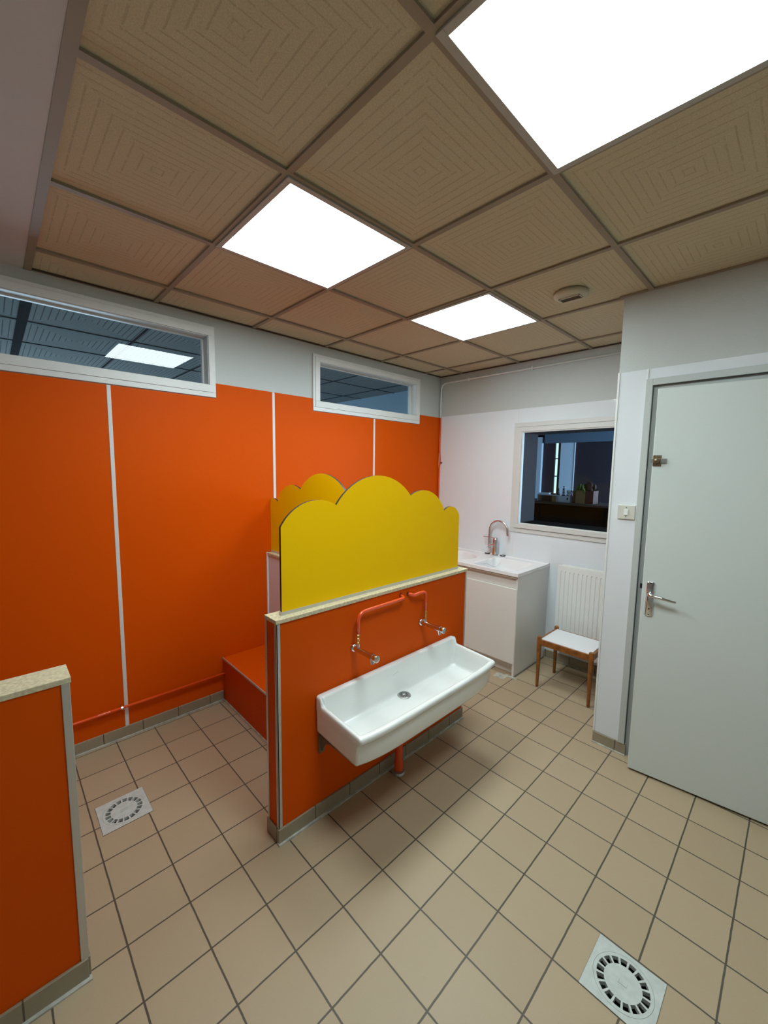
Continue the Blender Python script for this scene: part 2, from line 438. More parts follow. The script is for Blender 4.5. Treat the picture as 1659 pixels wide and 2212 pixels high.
# orange wall with two high windows
W1 = (-1.55, 0.333, 2.061, 2.499); W2 = (1.081, 2.325, 2.061, 2.490)     # outer casing
G1 = (-1.46, 0.292, 2.137, 2.440); G2 = (1.143, 2.272, 2.137, 2.436)     # opening
m = MB(); YO = YW + 0.10
for a, b_ in ((XL, G1[0]), (G1[1], G2[0]), (G2[1], XB + 0.1)): m.box(a, b_, YW, YO, 0, 2.7)
for gg in (G1, G2): m.box(gg[0], gg[1], YW, YO, 0, gg[2]); m.box(gg[0], gg[1], YW, YO, gg[3], 2.7)
wl = struct(m.build('wall_left', MT['paint']))
PX = [XL, -0.254, 0.745, 1.728, XB - 0.001]
TOPZ = 2.153
for i in range(4):
    x0, x1 = PX[i] + 0.009, PX[i + 1] - 0.009
    if i == 0: x0 = PX[0]
    if i == 3: x1 = PX[4]
    poly = [(x0, 0.065), (x1, 0.065)]
    # top edge steps down round the window casings
    top = []
    if i == 0: top = [(x1, W1[2] - 0.004), (W1[0], W1[2] - 0.004), (W1[0], TOPZ), (x0, TOPZ)]
    if i == 1: top = [(x1, TOPZ), (W1[1], TOPZ), (W1[1], W1[2] - 0.004), (x0, W1[2] - 0.004)]
    if i == 2: top = [(x1, W2[2] - 0.004), (W2[0], W2[2] - 0.004), (W2[0], TOPZ), (x0, TOPZ)]
    if i == 3: top = [(x1, TOPZ), (W2[1], TOPZ), (W2[1], W2[2] - 0.004), (x0, W2[2] - 0.004)]
    MB().prism(poly + top, YW - 0.006, YW, 'xz').build('orange_panel', MT['orange'], wl)
for i in (1, 2, 3):
    ztop = W1[2] if i == 1 else (TOPZ if i == 2 else W2[2])
    MB().box(PX[i] - 0.010, PX[i] + 0.010, YW - 0.0085, YW, 0.065, ztop - 0.004).build('joint_strip', MT['pale'], wl, bevel=0.002)

def high_window(name, W, G):
    e = sempty(name, ((W[0] + W[1]) / 2, YW, W[2]))
    m = MB()
    def ring(x0, x1, z0, z1, ix0, ix1, iz0, iz1, ya, yb):
        m.box(x0, x1, ya, yb, z0, iz0); m.box(x0, x1, ya, yb, iz1, z1)
        m.box(x0, ix0, ya, yb, iz0, iz1); m.box(ix1, x1, ya, yb, iz0, iz1)
    # flat outer casing, raised inner moulding, reveal lining
    ring(W[0], W[1], W[2], W[3], W[0] + 0.02, W[1] - 0.02, W[2] + 0.03, W[3] - 0.02, YW - 0.014, YW)
    ring(W[0] + 0.02, W[1] - 0.02, W[2] + 0.03, W[3] - 0.02, G[0], G[1], G[2], G[3], YW - 0.019, YW)
    m.build('casing', MT['casing'], e, bevel=0.002)
    m = MB()
    ring(G[0], G[1], G[2], G[3], G[0] + 0.004, G[1] - 0.004, G[2] + 0.003, G[3] - 0.004, YW - 0.010, YO + 0.001)
    ring(G[0] + 0.004, G[1] - 0.004, G[2] + 0.003, G[3] - 0.004, G[0] + 0.016, G[1] - 0.016, G[2] + 0.010, G[3] - 0.012, YW + 0.055, YW + 0.079)
    m.build('reveal', MT['casing'], e, bevel=0.0015)
    MB().add([(G[0], YW + 0.08, G[2]), (G[1], YW + 0.08, G[2]), (G[1], YW + 0.08, G[3]), (G[0], YW + 0.08, G[3])], [(0, 1, 2, 3)]).build('pane', MT['glass'], e)
high_window('window_1', W1, G1); high_window('window_2', W2, G2)

# rear wall with the square window
W3 = (-2.268, -1.19, 1.068, 2.037); G3 = (-2.18, -1.272, 1.150, 1.962)
m = MB(); XO = XB + 0.27
m.box(XB, XO, YP - 0.1, G3[0], 0, 2.7); m.box(XB, XO, G3[1], YO, 0, 2.7)
m.box(XB, XO, G3[0], G3[1], 0, G3[2]); m.box(XB, XO, G3[0], G3[1], G3[3], 2.7)
wb = struct(m.build('wall_back', MT['paint']))
m = MB()   # glossy white cladding, cut round the window
def clad(y0, y1):
    m.box(XB - 0.005, XB, y0, y1, 0.07, G3[2]); m.box(XB - 0.005, XB, y0, y1, G3[3], 2.160)
m.box(XB - 0.005, XB, G3[1], YW - 0.006, 0.07, 2.160)
m.box(XB - 0.005, XB, G3[0], G3[1], 0.07, G3[2]); m.box(XB - 0.005, XB, G3[0], G3[1], G3[3], 2.160)
m.box(XB - 0.005, XB, YP, G3[0], 0.07, 2.160)
m.build('white_panel', MT['white_lam'], wb)
m = MB(); m.box(XB - 0.0062, XB - 0.005, -1.2215, -1.2185, 2.037, 2.158); m.box(XB - 0.0062, XB - 0.005, -1.2215, -1.2185, 0.07, 1.068)
m.build('panel_joint', MT['pale'], wb)
e = sempty('window_3', (XB, -1.73, W3[2]))
m = MB()
def ringx(o, i, xa, xb):
    m.box(xa, xb, o[0], o[1], o[2], i[2]); m.box(xa, xb, o[0], o[1], i[3], o[3])
    m.box(xa, xb, o[0], i[0], i[2], i[3]); m.box(xa, xb, i[1], o[1], i[2], i[3])
def ins(W, d): return (W[0] + d, W[1] - d, W[2] + d, W[3] - d)
ringx(W3, ins(W3, 0.036), XB - 0.014, XB); ringx(ins(W3, 0.036), ins(W3, 0.040), XB - 0.010, XB)
ringx(ins(W3, 0.040), ins(W3, 0.078), XB - 0.024, XB)
m.build('casing', MT['casing3'], e, bevel=0.0025)
m = MB(); ringx(ins(W3, 0.078), ins(W3, 0.086), XB - 0.018, XB + 0.0115)
m.build('reveal', MT['casing'], e, bevel=0.0015)
i3 = ins(W3, 0.080); j3 = ins(W3, 0.084)
MB().box(XB + 0.0115, XO + 0.002, j3[1], i3[1], i3[2], i3[3]).box(XB + 0.0115, XO + 0.002, i3[0], j3[0], i3[2], i3[3]).build('outer_reveal', MT['greywall'], e)
MB().box(XB + 0.0115, XO + 0.02, i3[0], i3[1], i3[2], j3[2] + 0.002).build('sill', MT['darkwood'], e)
MB().box(XB + 0.0115, XO + 0.002, i3[0], i3[1], j3[3], i3[3]).build('head', MT['greywall'], e)
m = MB(); I3 = ins(W3, 0.08)
m.add([(XB + 0.012, I3[0], I3[2]), (XB + 0.012, I3[1], I3[2]), (XB + 0.012, I3[1], I3[3]), (XB + 0.012, I3[0], I3[3])], [(0, 1, 2, 3)])
m.build('pane', MT['glass3'], e)

# door wall
DY0, DY1, DZ = -3.335, -2.440, 2.071
m = MB()
m.box(XD, XD + 0.1, DY1, YP, 0, 2.7); m.box(XD, XD + 0.1, YF - 0.1, DY0, 0, 2.7); m.box(XD, XD + 0.1, DY0, DY1, DZ, 2.7)
m.box(XD + 0.1, XB + 0.1, YP - 0.1, YP, 0, 2.7)
m.box(XD + 0.35, XD + 0.40, DY0 - 0.3, YP - 0.1, 0, 2.2)
wr = struct(m.build('wall_right', MT['paint']))
m = MB()
m.box(XD - 0.005, XD, -2.408, YP, 0.068, 2.158); m.box(XD - 0.005, XD, DY0 - 0.03, -2.408, 2.106, 2.158); m.box(XD - 0.005, XD, YF, DY0 - 0.03, 0.068, 2.158)
m.build('white_panel', MT['white_lam'], wr)
MB().box(XD - 0.008, XD + 0.02, YP - 0.008, YP + 0.003, 0.068, 2.160).build('corner_strip', MT['casing'], wr, bevel=0.002)
MB().box(XD - 0.008, XD - 0.004, -2.416, -2.408, 2.106, 2.160).build('joint_strip', MT['casing'], wr, bevel=0.001)

# remaining walls of the room, behind and left of the camera
struct(MB().box(XL - 0.1, XL, YF - 0.1, YO, 0, 2.7).build('wall_far_left', MT['paint']))
struct(MB().box(XL - 0.1, XD + 0.1, YF - 0.1, YF, 0, 2.7).build('wall_front', MT['paint']))

# door: frame and slightly open leaf
d1 = sempty('door_1', (XD, -2.88, 0))
m = MB()
m.box(XD - 0.014, XD + 0.06, DY1, -2.408, 0.067, 2.106)
m.box(XD - 0.014, XD + 0.06, DY0 - 0.032, DY0, 0.0, 2.106)
m.box(XD - 0.014, XD + 0.06, DY0, DY1, DZ, 2.106)
m.build('door_frame', MT['framegrey'], d1, bevel=0.002)
m = MB(); m.box(XD + 0.012, XD + 0.1, DY1 - 0.045, DY1, 0, DZ); m.box(XD + 0.012, XD + 0.1, DY0, DY1 - 0.045, DZ - 0.050, DZ)
m.build('frame_rebate', MT['framegrey'], d1)
LF = Vector((1.663, -2.490, 0)); LD = Vector((0.063, -0.561, 0)).normalized(); LN = Vector((-LD.y, LD.x, 0))  # LN points into the opening (+x)
lw, lt, lz0, lz1 = 0.828, 0.040, 0.012, 2.033
m = MB(); m.obox(LF + LD * lw / 2 + LN * lt / 2 + Vector((0, 0, (lz0 + lz1) / 2)), LD, LN, (0, 0, 1), lw / 2, lt / 2, (lz1 - lz0) / 2)
leaf = m.build('door_leaf', MT['doorgrey'], d1, bevel=0.003)
def onleaf(s_, out, z): return LF + LD * s_ - LN * out + Vector((0, 0, z))
# handle on a long back plate
m = MB()
pl = []
for k in range(13):
    t = PI + PI * k / 12; pl.append((0.018 * math.cos(t), 0.010 * math.sin(t) - 0.082))
for k in range(13):
    t = PI * k / 12; pl.append((0.018 * math.cos(t), 0.008 * math.sin(t) + 0.082))
o = len(m.v)
hc = onleaf(0.038, 0, 0.970)
prf = [(0.0, 1.0), (0.006, 1.0), (0.009, 0.82)]
vs = []
for dd, sc in prf:
    for a, b_ in pl: vs.append(hc + LD * a * sc - LN * dd + Vector((0, 0, b_ * (1 if sc == 1 else 0.965))))
n = len(pl); fs = []
for i in range(2):
    for k in range(n): fs.append((i * n + k, i * n + (k + 1) % n, (i + 1) * n + (k + 1) % n, (i + 1) * n + k))
fs.append(tuple(range(n))); fs.append(tuple(2 * n + k for k in range(n)))
m.add(vs, fs)
sharp(m.build('back_plate', MT['chrome'], leaf, smooth=True), 50)
m = MB()
hp = fillet([onleaf(0.038, 0.006, 0.998), onleaf(0.038, 0.046, 0.998), onleaf(0.085, 0.050, 0.994), onleaf(0.150, 0.046, 0.984)], 0.016)
m.tube(hp, [0.0105] * 4 + [0.009] * (len(hp) - 6) + [0.0075, 0.006], 14)
sharp(m.build('door_handle', MT['chrome'], leaf, smooth=True), 60)
m = MB(); m.lathe(onleaf(0.038, 0.0092, 0.918), -LN, [(0, 0.004), (0.0006, 0.004)], 12); m.lathe(onleaf(0.038, 0.009, 0.888), -LN, [(0, 0.003), (0.0006, 0.003)], 12); m.lathe(onleaf(0.038, 0.009, 1.052), -LN, [(0, 0.003), (0.0006, 0.003)], 12)
m.build('keyhole', MT['black'], leaf)
MB().box(XD + 0.0105, XD + 0.013, -2.462, -2.450, 0.985, 1.012).build('strike_hole', MT['black'], d1)
# small surface bolt high on the leaf
m = MB(); bc = onleaf(0.020, 0.003, 1.678)
m.obox(bc, LD, LN, (0, 0, 1), 0.018, 0.003, 0.027); m.obox(onleaf(0.020, 0.009, 1.678), LD, LN, (0, 0, 1), 0.016, 0.005, 0.013)
m.build('bolt_plate', MT['aged'], leaf, bevel=0.001)
MB().obox(onleaf(0.027, 0.010, 1.678), LD, LN, (0, 0, 1), 0.034, 0.003, 0.010).build('bolt_bar', MT['steel'], leaf, bevel=0.001)
m = MB(); m.lathe(onleaf(0.020, 0.012, 1.678), -LN, [(0, 0.006), (0.006, 0.005), (0.010, 0.010), (0.016, 0.011), (0.020, 0.008), (0.021, 0.001)], 20)
m.build('bolt_knob', MT['aged'], leaf, smooth=True)

# skirting tiles
def skirt(name, boxes, mt, dark=None):
    m = MB()
    for b_ in boxes: m.box(*b_)
    return struct(m.build(name, mt, bevel=0.003))
bl = skirt('baseboard_left', [(XL, 0.327, YW - 0.014, YW, 0.003, 0.066)], MT['skx'])
MB().box(XL, 0.327, YW - 0.024, YW, 0, 0.006).build('mortar_line', MT['mortar'], bl)
bb = skirt('baseboard_back', [(XB - 0.012, XB, YP, -1.57, 0.003, 0.074)], MT['sky'])
MB().box(XB - 0.018, XB, YP, -1.57, 0, 0.006).build('mortar_line', MT['mortar'], bb)
br = skirt('baseboard_right', [(XD - 0.010, XD, -2.448, YP + 0.002, 0.006, 0.066), (XD - 0.010, XD, YF, DY0 - 0.03, 0.006, 0.066)], MT['sky'])
MB().box(XD - 0.020, XD, -2.448, YP + 0.002, 0, 0.006).build('mortar_line', MT['mortar'], br)

# ================================================================== CEILING LIGHTS
lab = ['largest and nearest square LED panel, cut by the top right of the photo',
       'square LED ceiling panel left of centre, above the orange wall and yellow clouds',
       'smallest and farthest square LED ceiling panel, beside the round ceiling vent']
for (i, j), lb in zip(LIGHTS, lab):
    x0, y1 = 0.6 * i, -0.6 * j
    t = thing('ceiling_light', lb, 'ceiling light', (x0 + 0.3, y1 - 0.3, H), 'square LED panels in the ceiling')
    m = MB(); a, b_ = 0.0, 0.024; z0, z1 = H - 0.0095, H - 0.004
    X0, X1, Y0, Y1 = x0 + 0.003, x0 + 0.597, y1 - 0.597, y1 - 0.003
    m.box(X0, X1, Y0, Y0 + 0.021, z0, z1); m.box(X0, X1, Y1 - 0.021, Y1, z0, z1)
    m.box(X0, X0 + 0.021, Y0 + 0.021, Y1 - 0.021, z0, z1); m.box(X1 - 0.021, X1, Y0 + 0.021, Y1 - 0.021, z0, z1)
    m.build('frame', MT['frame_g'], t, bevel=0.001)
    MB().box(X0 + 0.021, X1 - 0.021, Y0 + 0.021, Y1 - 0.021, z0 + 0.001, z1).build('diffuser', MT['panel'], t)

# round extract vent
vx, vy = 1.535, -2.085
t = thing('ceiling_vent', 'round cream extract vent in the ceiling beside the farthest light panel', 'vent', (vx, vy, H))
m = MB(); m.lathe((vx, vy, H + 0.004), (0, 0, -1), [(0, 0.080), (0.010, 0.086), (0.020, 0.084), (0.026, 0.074), (0.028, 0.062)], 48)
sharp(m.build('vent_cover', MT['vent'], t, smooth=True), 60)
m = MB(); m.box(vx - 0.022, vx + 0.022, vy - 0.050, vy + 0.050, H - 0.0255, H - 0.0242)
m.build('slot', MT['grid_dark'], t)
m = MB()
m.box(vx - 0.026, vx - 0.022, vy - 0.054, vy + 0.054, H - 0.030, H - 0.0235); m.box(vx + 0.022, vx + 0.026, vy - 0.054, vy + 0.054, H - 0.030, H - 0.0235)
m.box(vx - 0.026, vx + 0.026, vy - 0.054, vy - 0.050, H - 0.030, H - 0.0235); m.box(vx - 0.026, vx + 0.026, vy + 0.050, vy + 0.054, H - 0.030, H - 0.0235)
m.build('slot_rim', MT['vent'], t)

# ================================================================== LOW PARTITIONS
def cap_box(m, x0, x1, y0, y1, z0, z1): m.box(x0, x1, y0, y1, z0, z1)
# --- front partition carrying the trough
px0, px1, py0, py1 = 0.050, 1.384, -1.590, -1.502
t = thing('partition_wall', 'low orange partition in the centre carrying the trough sink', 'partition wall', ((px0 + px1) / 2, -1.546, 0))
MB().box(px0, px1, py0, py1, 0.0, 0.982).build('wall_body', MT['orange'], t)
MB().box(px0 - 0.005, px1 + 0.003, py0 - 0.008, py1 + 0.004, 0.982, 0.999).build('cap', MT['cap'], t, bevel=0.0015)
for a, b_ in ((px0 - 0.003, px0 + 0.016),):
    MB().box(a, b_, py0 - 0.004, py0 + 0.003, 0.068, 0.982).build('corner_trim', MT['alu'], t, bevel=0.0015)
MB().box(px0 - 0.003, px0 + 0.004, py0 - 0.004, py0 + 0.012, 0.068, 0.982).build('corner_trim', MT['alu'], t, bevel=0.001)
MB().box(px0 - 0.003, px0 + 0.003, py1 - 0.010, py1 + 0.003, 0.068, 0.982).build('corner_trim', MT['alu'], t, bevel=0.001)
MB().box(px1 - 0.009, px1 + 0.003, py0 - 0.003, py0 + 0.003, 0.068, 0.982).build('corner_trim', MT['alu'], t, bevel=0.001)
m = MB(); m.box(px0 - 0.006, px1 + 0.002, py0 - 0.010, py0, 0.004, 0.068); m.build('skirting', MT['skx'], t, bevel=0.002)
m = MB(); m.box(px0 - 0.008, px0, py0, py1 + 0.006, 0.004, 0.068); m.build('end_skirting', MT['sky'], t, bevel=0.002)
m = MB(); m.box(px0 - 0.010, px1 + 0.004, py0 - 0.020, py0, 0.0, 0.007); m.build('mortar_line', MT['mortar'], t)
# --- left partition
lx1 = -0.624
t = thing('partition_wall', 'low orange partition cut by the left edge, with a cream cap', 'partition wall', (-1.46, -1.54, 0))
MB().box(XL, lx1, -1.590, -1.492, 0.0, 0.982).build('wall_body', MT['orange'], t)
MB().box(XL, lx1 + 0.006, -1.594, -1.486, 0.982, 0.999).build('cap', MT['cap'], t, bevel=0.0015)
MB().box(lx1 - 0.018, lx1 + 0.003, -1.594, -1.585, 0.068, 0.982).build('corner_trim', MT['alu'], t, bevel=0.0015)
MB().box(XL, lx1, -1.600, -1.590, 0.004, 0.070).build('skirting', MT['skx'], t, bevel=0.002)
MB().box(lx1, lx1 + 0.006, -1.595, -1.49, 0.004, 0.070).build('end_skirting', MT['sky'], t, bevel=0.002)
MB().box(XL, lx1 + 0.006, -1.612, -1.590, 0.0, 0.006).build('mortar_line', MT['mortar'], t)
# --- cross partition behind, white faced
t = thing('partition_wall', 'low white-faced cross partition joining the orange wall behind the front one', 'partition wall', (0.72, -0.92, 0))
MB().box(0.676, 0.760, -1.502, YW - 0.006, 0.0, 0.982).build('wall_body', MT['white_lam'], t)
MB().box(0.670, 0.764, -1.498, YW - 0.009, 0.982, 0.999).build('cap', MT['cap'], t, bevel=0.0015)
MB().box(0.668, 0.678, YW - 0.020, YW - 0.006, 0.30, 1.001).build('edge_trim', MT['white'], t, bevel=0.001)

# yellow cloud screens
A = arc3((0.096, 1.373), (0.262, 1.478), (0.382, 1.451)) + arc3((0.382, 1.451), (0.636, 1.585), (0.884, 1.477))[1:] \
    + arc3((0.884, 1.477), (1.005, 1.502), (1.184, 1.376))[1:] + arc3((1.184, 1.376), (1.258, 1.397), (1.336, 1.335))[1:]
def cloud(pl, d0, d1, plane, name, label, loc):
    t = thing(name, label, 'screen', loc, 'yellow cloud screens')
    MB().prism(pl, d0, d1, plane, edge_mat=1).build('board', [MT['yellow'], MT['core']], t)
    return t
front = [(1.336, 1.012), (0.096, 1.012)] + A
t = cloud(front, -1.5565, -1.5435, 'xz', 'cloud_screen', 'large bright yellow cloud-shaped screen standing on the front partition', (0.716, -1.55, 0.999))
MB().box(0.092, 1.340, -1.560, -1.540, 0.999, 1.013).build('base_channel', MT['alu'], t, bevel=0.001)
rear = [(a - 1.620, b_) for a, b_ in A if a >= 0.124 and a <= 1.284]
rear = [(-0.336, 1.012), (rear[0][0], 1.012)] + rear + [(-0.336, 1.362)]
t = cloud(rear, 0.709, 0.722, 'yz', 'cloud_screen', 'darker yellow cloud-shaped screen half hidden behind the larger one', (0.716, -0.92, 0.999))
MB().box(0.705, 0.726, rear[1][0], -0.336, 0.999, 1.013).build('base_channel', MT['alu'], t, bevel=0.001)

# boxed-in orange bench
t = thing('bench', 'low orange boxed bench against the orange wall behind the partition', 'bench', (0.50, -0.92, 0))
MB().box(0.330, 0.676, -1.502, YW - 0.006, 0.0, 0.300).build('bench_body', MT['orange'], t)
m = MB(); m.box(0.326, 0.334, -1.502, YW - 0.006, 0.292, 0.303); m.build('edge_trim', MT['alu'], t)
m = MB(); m.box(0.322, 0.334, -1.502, YW - 0.03, 0.0, 0.005); m.build('mortar_line', MT['mortar'], t)

# ================================================================== TROUGH SINK
t = thing('trough_sink', 'long white ceramic trough sink fixed to the orange partition', 'sink', (0.74, -1.75, 0.41))
SX0, SX1, SYB, SYF = 0.238, 1.242, -1.592, -1.908
BOW = 0.040
def fronty(x, base):
    u = (x - SX0) / (SX1 - SX0) * 2 - 1
    return base - BOW * (1 - min(1, abs(u)) ** 2.2)
def rimz(y):
    s_ = min(1, max(0, (SYB - 0.033 - y) / 0.014)); s_ = s_ * s_ * (3 - 2 * s_)
    lin = 0.565 + (0.548 - 0.565) * min(1, max(0, (SYB - 0.06 - y) / 0.26))
    return 0.602 * (1 - s_) + lin * s_
def loop(inset_b, inset_s, inset_f, rc, bow, nb=30, ns=26, nf=40):
    """plan outline, rounded corners, bowed front: back edge, right side, front, left side"""
    x0, x1 = SX0 + inset_s, SX1 - inset_s; yb = SYB - inset_b; yf = SYF + inset_f
    pts = []
    def corner(cx, cy, a0, a1, k=6):
        for i in range(1, k): pts.append((cx + rc * math.cos(a0 + (a1 - a0) * i / k), cy + rc * math.sin(a0 + (a1 - a0) * i / k)))
    for i in range(nb + 1): pts.append((x0 + rc + (x1 - x0 - 2 * rc) * i / nb, yb))
    corner(x1 - rc, yb - rc, PI / 2, 0)
    for i in range(ns + 1):
        u = (i / ns) ** 1.7; pts.append((x1, yb - rc + (yf + rc - (yb - rc)) * u))
    corner(x1 - rc, yf + rc, 0, -PI / 2)
    for i in range(nf + 1):
        x = x1 - rc + (x0 + rc - (x1 - rc)) * i / nf; u = (x - x0 - rc) / (x1 - x0 - 2 * rc) * 2 - 1
        pts.append((x, yf - bow * (1 - abs(u) ** 5.0)))
    corner(x0 + rc, yf + rc, -PI / 2, -PI)
    for i in range(ns + 1):
        u = 1 - (1 - i / ns) ** 1.7; pts.append((x0, yf + rc + (yb - rc - (yf + rc)) * u))
    corner(x0 + rc, yb - rc, PI, PI / 2)
    return pts
rings = []
BOWS = [0.030, 0.030, 0.030, 0.028, 0.024, 0.019, 0.017] + [0.016] * 12
def R_(ib, is_, if_, rc, zf): rings.append([(x, y, zf(x, y)) for x, y in loop(ib, is_, if_, rc, BOWS[len(rings)])])
zb = lambda y: 0.428 - 0.018 * (SYB - y) / 0.31
R_(0.006, 0.012, 0.042, 0.012, lambda x, y: zb(y))
R_(0.001, 0.006, 0.034, 0.012, lambda x, y: zb(y) + 0.003)
R_(0.000, 0.004, 0.030, 0.012, lambda x, y: zb(y) + 0.012)
R_(0.000, 0.002, 0.025, 0.012, lambda x, y: zb(y) + 0.075)
R_(0.000, 0.001, 0.021, 0.012, lambda x, y: min(rimz(y), 0.575) - 0.044)
R_(0.000, 0.000, 0.010, 0.012, lambda x, y: min(rimz(y), 0.575) - 0.034)
R_(0.000, 0.000, 0.002, 0.012, lambda x, y: min(rimz(y), 0.580) - 0.024)
R_(0.000, 0.000, 0.000, 0.012, lambda x, y: rimz(y) - 0.013)
R_(0.000, 0.001, 0.002, 0.012, lambda x, y: rimz(y) - 0.005)
R_(0.003, 0.004, 0.008, 0.012, lambda x, y: rimz(y) - 0.0005)
R_(0.010, 0.008, 0.014, 0.012, lambda x, y: rimz(y))
R_(0.026, 0.014, 0.022, 0.012, lambda x, y: rimz(y))
R_(0.031, 0.018, 0.026, 0.012, lambda x, y: rimz(y + 0.004) - 0.003)
R_(0.033, 0.020, 0.028, 0.014, lambda x, y: rimz(y + 0.006) - 0.010)
R_(0.037, 0.024, 0.032, 0.020, lambda x, y: 0.500)
R_(0.041, 0.029, 0.037, 0.024, lambda x, y: 0.452)
R_(0.046, 0.035, 0.043, 0.028, lambda x, y: 0.4425)
R_(0.056, 0.046, 0.053, 0.032, lambda x, y: 0.4390)
n = len(rings[0]); vs = [p for r in rings for p in r]; fs = []
for i in range(len(rings) - 1):
    for k in range(n):
        a = i * n + k; b_ = i * n + (k + 1) % n; fs.append((a, b_, b_ + n, a + n))
fs.append(tuple(range(n)))
last = (len(rings) - 1) * n; ci = len(vs); vs.append((0.742, -1.70, 0.4365))
for k in range(n): fs.append((last + k, last + (k + 1) % n, ci))
m = MB(); m.add(vs, fs)
m.build('basin', MT['ceramic'], t, smooth=True)
# grated waste
dx, dy, dz = 0.742, -1.668, 0.4400
m = MB(); m.lathe((dx, dy, dz - 0.004), (0, 0, 1), [(0, 0.036), (0.0045, 0.036), (0.006, 0.034), (0.0062, 0.026)], 40)
dg = sharp(m.build('drain_grate', MT['steel'], t, smooth=True), 50)
m = MB()
for k in range(12):
    a = 2 * PI * k / 12; ra = Vector((math.cos(a), math.sin(a), 0)); ta = Vector((-math.sin(a), math.cos(a), 0))
    m.obox(Vector((dx, dy, dz + 0.0025)) + ra * 0.0185, ra, ta, (0, 0, 1), 0.0065, 0.0019, 0.0003)
m.build('grate_slots', MT['black'], dg)
m = MB(); m.lathe((dx, dy, dz + 0.002), (0, 0, 1), [(0, 0.006), (0.002, 0.005), (0.003, 0.002)], 16); m.build('grate_screw', MT['chrome'], dg, smooth=True)
# grey script mark on the inner back face
m = MB(); yk = SYB - 0.0345
mk = [(0, 0), (0.004, 0.008), (0.010, 0.012), (0.016, 0.013), (0.013, 0.010), (0.022, 0.014), (0.030, 0.016), (0.038, 0.018), (0.048, 0.020)]
m.tube([(0.690 + a, yk, 0.535 + b_) for a, b_ in mk], 0.0007, 6)
m.build('maker_mark', MT['steel'], t)
# brackets under both ends and waste pipe
for bx in (SX0 + 0.030, SX1 - 0.030):
    m = MB()
    m.box(bx - 0.014, bx + 0.014, SYB - 0.008, SYB + 0.001, 0.318, 0.428)
    prof = [(SYB - 0.004, 0.424), (SYB - 0.265, 0.411), (SYB - 0.268, 0.404), (SYB - 0.245, 0.396), (SYB - 0.15, 0.398), (SYB - 0.075, 0.392), (SYB - 0.035, 0.372), (SYB - 0.018, 0.335), (SYB - 0.004, 0.325)]
    m.prism(prof, bx - 0.004, bx + 0.004, 'yz'); m.box(bx - 0.014, bx + 0.014, SYB - 0.262, SYB, 0.402, 0.4085)
    m.build('bracket', MT['olive'], t, bevel=0.001)
m = MB(); m.lathe((0.725, -1.655, 0.0), (0, 0, 1), [(0, 0.024), (0.06, 0.024), (0.09, 0.021), (0.33, 0.021), (0.34, 0.027), (0.375, 0.027), (0.38, 0.034), (0.425, 0.034)], 28)
sharp(m.build('waste_pipe', MT['redpaint'], t, smooth=True), 50)
m = MB(); m.lathe((0.725, -1.655, 0.0), (0, 0, 1), [(0, 0.034), (0.005, 0.034), (0.009, 0.031), (0.012, 0.028), (0.014, 0.028)], 28)
m.lathe((0.725, -1.655, 0.014), (0, 0, 1), [(0, 0.0285), (0.008, 0.0285)], 28)
sharp(m.build('pipe_collar', MT['steel'], t, smooth=True), 50)

# ================================================================== WALL TAPS
def wall_tap(tx, label, pipe, hole):
    z = 0.760; yw = -1.590
    t = thing('wall_tap', label, 'tap', (tx, yw, z), 'push taps over the trough')
    m = MB(); m.lathe((tx, yw, z), (0, -1, 0), [(0, 0.019), (0.004, 0.0195), (0.012, 0.018), (0.017, 0.013)], 32)
    sharp(m.build('flange', MT['chrome'], t, smooth=True), 50)
    m = MB(); m.lathe((tx, yw - 0.010, z), (0, -1, 0), [(0, 0.0130), (0.020, 0.0130), (0.024, 0.0128), (0.112, 0.0128), (0.114, 0.0155), (0.134, 0.0155)], 32)
    m.lathe((tx, yw - 0.036, z + 0.008), (0, 0, 1), [(0, 0.008), (0.020, 0.008)], 20)
    sharp(m.build('tap_body', MT['chrome'], t, smooth=True), 50)
    m = MB(); m.lathe((tx, yw - 0.144, z), (0, -1, 0), [(0, 0.0135), (0.010, 0.0135), (0.012, 0.0165), (0.024, 0.0172), (0.027, 0.0162), (0.028, 0.0130)], 32)
    sharp(m.build('push_button', MT['chrome'], t, smooth=True), 40)
    m = MB(); m.tube([(tx, yw - 0.134, z - 0.006), (tx, yw - 0.137, z - 0.024), (tx, yw - 0.139, z - 0.033)], [0.012, 0.010, 0.009], 18)
    sharp(m.build('spout', MT['chrome'], t, smooth=True), 50)
    m = MB(); yv = yw - 0.036
    m.lathe((tx, yv, z + 0.027), (0, 0, 1), [(0, 0.0085), (0.010, 0.0085), (0.011, 0.0065), (0.016, 0.0060), (0.017, 0.0088), (0.030, 0.0088), (0.031, 0.0070), (0.036, 0.0070), (0.037, 0.0090), (0.048, 0.0090), (0.050, 0.0072), (0.055, 0.0072)], 6)
    m.build('stop_valve', MT['brass'], t, bevel=0.0005)
    m = MB(); m.tube(fillet(pipe, 0.075, 10), 0.0086, 14)
    m.build('supply_pipe', MT['redpaint'], t, smooth=True)
    m = MB(); m.lathe(hole, (0, 1, 0), [(0, 0.0085), (0.004, 0.0085), (0.006, 0.0085)], 20); m.lathe((hole[0], -1.5895, hole[2]), (0, -1, 0), [(0, 0.013), (0.0008, 0.013)], 20)
    m.build('wall_ring', MT['darkred'], t)
    return t
yv = -1.626; 
wall_tap(0.458, 'chrome push tap at the left end, fed by the longer bent red pipe',
         [(0.458, yv, 0.838), (0.458, yv, 0.940), (0.776, yv, 0.945), (0.786, -1.588, 0.949)], (0.786, -1.596, 0.949))
